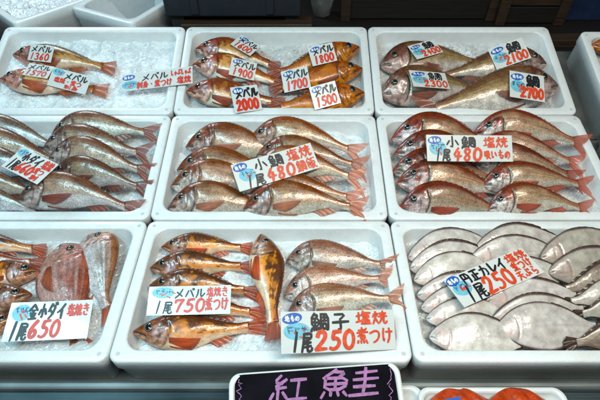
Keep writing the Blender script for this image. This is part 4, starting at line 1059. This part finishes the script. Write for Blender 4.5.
slab('glossy red fillet at the left of the bottom right tray', cx-.052, cy-.008, ztr-.006, .155, .085, .013, .03, RP)
slab('glossy red fillet at the right of the bottom right tray', cx+.050, cy-.010, ztr-.003, .150, .085, .014, -.05, RP)
mb = MB(); mb.box(-.018, .018, -.012, .012, 0, .0006)
stk = mb.build('sticker', M_BLUE, None, M=Matrix.Translation((cx-.072, cy+.012, ztr+.0068)) @ Matrix.Rotation(.2, 4, 'Z') @ Matrix.Rotation(.0, 4, 'X'))
tag(stk, 'small blue sticker lying on the left red fillet', 'sticker')
tray('small empty white tray behind the corner of the black sign', Matrix.Translation((float(on_z(412, 392, ztr)[0])-.012, float(p0[1])-.055, ztr-.004)), .065, .15, .016, M_TRAY, group='white trays on the counter')

# ------------------------------------------------------------------ what stands behind the back row
zb = float(seam[3][2]); yb3 = float(seam[3][1])
M_WOOD = wood_mat('brown_wood', (.034, .016, .007)); M_WOODD = wood_mat('dark_wood', (.008, .005, .004))
M_NAVY = plain('dark_navy_plastic', (.008, .011, .017), .6, var=.2); M_BLUECLOTH = plain('navy_blue_board', (.006, .018, .055), .55, var=.3)
M_BLACK = plain('soot_black', (.008, .007, .006), .7, var=.3)
zs = zb-.16
mb = MB(); mb.box(-2.2, 2.2, yb3+.004, yb3+1.6, zs-.04, zs)
tag(mb.build('back_counter', M_WOODD, None), 'dark wooden counter behind the foam boxes', 'counter')
def at_back(px, py, z): return on_z(px, py, z)
# plank
a = at_back(180, 24.5, zb-.03); b = at_back(312, 15, zb-.03)
mb = MB(); mb.box(float(a[0]), float(b[0]), float(a[1]), float(b[1]), zs+.001, zb-.03)
tag(mb.build('wooden_plank', M_WOOD, None, bevel=.004), 'worn brown plank lying just behind the back centre box', 'plank')
# dark crate above the plank
a = at_back(166, 17, zb-.01); b = at_back(301, 17, zb-.01)
cr = thing('plastic_crate', 'dark navy plastic crate standing behind the back centre box', 'crate', Matrix.Translation((float(a[0]+b[0])/2, float(a[1]), zb-.01)))
hw = float(b[0]-a[0])/2
mb = MB(); mb.box(-hw, hw, 0, .30, 0, .24); mb.build('crate_body', M_NAVY, cr, bevel=.006)
mb = MB(); mb.box(-hw-.006, hw+.006, -.006, .306, .2405, .262); mb.build('crate_rim', M_NAVY, cr, bevel=.004)
for sx in (-1, 1):
    mb = MB(); mb.box(sx*hw*.55-.012, sx*hw*.55+.012, -.006, -.0005, .01, .235); mb.build('rib', M_NAVY, cr, bevel=.002)
for sx in (-1, 1):
    mb = MB(); mb.box(sx*(hw-.03)-.02, sx*(hw-.03)+.02, .02, .28, -(zb-.01-zs)+.001, -.0005)
    mb.build('runner', M_BLACK, cr)
# clear plastic cup
def glass(name, tint):
    m, nt, b_ = newmat(name); b_.inputs['Base Color'].default_value = (*tint, 1); b_.inputs['Roughness'].default_value = .12
    b_.inputs['Transmission Weight'].default_value = .8; b_.inputs['IOR'].default_value = 1.3
    nz = N(nt, 'ShaderNodeTexNoise', Scale=40.0); bp = N(nt, 'ShaderNodeBump', Strength=.2); nt.links.new(nz.outputs['Fac'], bp.inputs['Height']); nt.links.new(bp.outputs['Normal'], b_.inputs['Normal'])
    return m
M_CLEAR = glass('clear_plastic', (.55, .6, .6))
p = at_back(322, 20, zs)
bowl = thing('plastic_bowl', 'clear plastic bowl to the right of the dark crate', 'bowl', Matrix.Translation((float(p[0]), float(p[1])+.05, zs+.001)))
pr = [(.030, 0), (.034, .004), (.044, .05), (.050, .085), (.054, .088), (.054, .091), (.047, .089), (.041, .05), (.031, .007)]
rings = [[(r*math.cos(2*math.pi*k/28), r*math.sin(2*math.pi*k/28), z) for k in range(28)] for r, z in pr]
v, f = loops(rings); link('bowl_shell', mesh('bowl_shell', v, f), bowl, M_CLEAR)
vv, ff = loops([[(r*math.cos(2*math.pi*k/28), r*math.sin(2*math.pi*k/28), z) for k in range(28)] for r, z in ((.0545, .0912), (.056, .093), (.0545, .0945), (.050, .0935))], False, False)
link('bowl_rim', mesh('bowl_rim', vv, ff), bowl, M_CLEAR)
# wooden crate of boards (right) with the blue board next to it
def board_crate(label, x0, x1, y0, depth, height, nb, group=None):
    t = thing('wooden_crate', label, 'crate', Matrix.Translation(((x0+x1)/2, y0, zs+.001)), group)
    hw_ = (x1-x0)/2; bh = height/nb
    for k in range(nb):
        m_ = MB(); m_.box(-hw_, hw_, 0, .014, k*bh+.003, (k+1)*bh-.003); m_.build('board', M_WOOD if k % 2 else M_WOODD, t, bevel=.002)
    for sx in (-1, 1):
        m_ = MB(); m_.box(sx*hw_-.018, sx*hw_+.018, -.016, -.0005, 0, height); m_.build('post', M_WOOD, t, bevel=.002)
        m_ = MB(); m_.box(sx*(hw_-.008)-.007, sx*(hw_-.008)+.007, .015, depth, .0, height-.004); m_.build('side_panel', M_WOODD, t, bevel=.002)
    m_ = MB(); m_.box(-hw_+.016, hw_-.016, .016, depth, .002, .012); m_.build('base_panel', M_WOODD, t)
    return t
a = at_back(345, 22, zs); b = at_back(490, 22, zs)
board_crate('dark wooden crate behind the back right box', float(a[0]), float(b[0]), float(a[1])+.02, .3, .16, 2, 'wooden crates')
a = at_back(498, 24, zs); b = at_back(556, 24, zs)
board_crate('reddish brown wooden crate left of the blue board', float(a[0]), float(b[0]), float(a[1])+.0, .3, .20, 3, 'wooden crates')
a = at_back(560, 24, zs); b = at_back(640, 24, zs)
bb = thing('blue_board', 'navy blue board edged in white standing at the back right', 'board', Matrix.Translation((float(a[0]), float(a[1])+.03, zs+.001)))
mb = MB(); mb.box(0, float(b[0]-a[0]), 0, .02, 0, .085); mb.build('panel', M_BLUECLOTH, bb, bevel=.002)
mb = MB(); mb.box(-.002, float(b[0]-a[0])+.002, -.003, .023, .0855, .100); mb.build('white_edge', M_CARD, bb, bevel=.002)
# brown rail on the right of the back right box
a = at_back(548, 40, zs+.03)
mb = MB(); mb.box(float(a[0]), float(a[0])+.30, float(a[1]), float(a[1])+.05, zs+.0, zs+.03)
tag(mb.build('wooden_rail', M_WOOD, None, bevel=.003), 'short brown rail showing in the gap beside the back right box', 'rail')
# foam boxes with ice at the back left
def yawM(p, yaw, z): return Matrix.Translation((float(p[0]), float(p[1]), z)) @ Matrix.Rotation(R(yaw), 4, 'Z')
def edge_M(p0, p1, z):
    a_, b_ = at_back(*p0, z), at_back(*p1, z)
    return Matrix.Translation((float(a_[0]), float(a_[1]), z)) @ Matrix.Rotation(math.atan2(b_[1]-a_[1], b_[0]-a_[0]), 4, 'Z')
Mi = edge_M((14, 24.5), (85, 0), zb+.004)
foam_box('foam box heaped with ice at the back left corner', Mi, .62, .42, height=.16, ice=700, ice_label='crushed ice heaped in the foam box at the back left corner', seed=31, level=-.006, group='foam boxes behind the display', dimples=False)
foam_box('grey white foam box turned askew behind the back left box', edge_M((132, 24.5), (172, 0), zb+.002), .34, .26, height=.16, seed=32, group='foam boxes behind the display', mat=M_FOAM_OLD, dimples=False)

# setting: floor and dark rear wall
mb = MB(); mb.box(-6, 6, -6, 6, -.12, 0); o = mb.build('floor', plain('wet_concrete', (.09, .09, .085), .35, var=.3, scale=4), None); o['kind'] = 'structure'
mb = MB(); mb.box(-6, 6, 3.0, 3.15, 0.004, 3.2); o = mb.build('rear_wall', plain('dark_wall', (.02, .018, .016), .8, var=.3), None); o['kind'] = 'structure'
tag(o, None, None)

# ------------------------------------------------------------------ light
w_ = bpy.data.worlds.new('World'); S.world = w_; w_.use_nodes = True
bg = w_.node_tree.nodes['Background']; bg.inputs[0].default_value = (.84, .93, 1, 1); bg.inputs[1].default_value = .105
def area(name, loc, target, sx, sy, energy, color):
    l = bpy.data.lights.new(name, 'AREA'); l.shape = 'RECTANGLE'; l.size = sx; l.size_y = sy; l.energy = energy; l.color = color
    o = bpy.data.objects.new(name, l); COL.objects.link(o); o.location = loc
    d = Vector(target)-Vector(loc); o.rotation_euler = d.to_track_quat('-Z', 'Y').to_euler()
    return o
area('tube_lamp_left', (-.75, -.10, 2.25), (-.45, .25, .8), 1.1, .14, 19, (.47, .87, 1.0))
area('tube_lamp_right', (.45, -.22, 2.25), (.30, .15, .8), 1.1, .14, 21.5, (1.0, .965, .84))
area('skylight', (-.9, -1.4, 2.3), (-.1, .4, .8), 1.2, .9, 5, (.78, .92, 1.0))

area('daylight_back_left', (-1.25, 1.9, 2.0), (-.95, 1.35, .9), .6, .5, 14, (.80, .92, 1.0))
S.render.engine = 'CYCLES'
S.cycles.max_bounces = 8; S.cycles.diffuse_bounces = 4
S.cycles.use_denoising = True
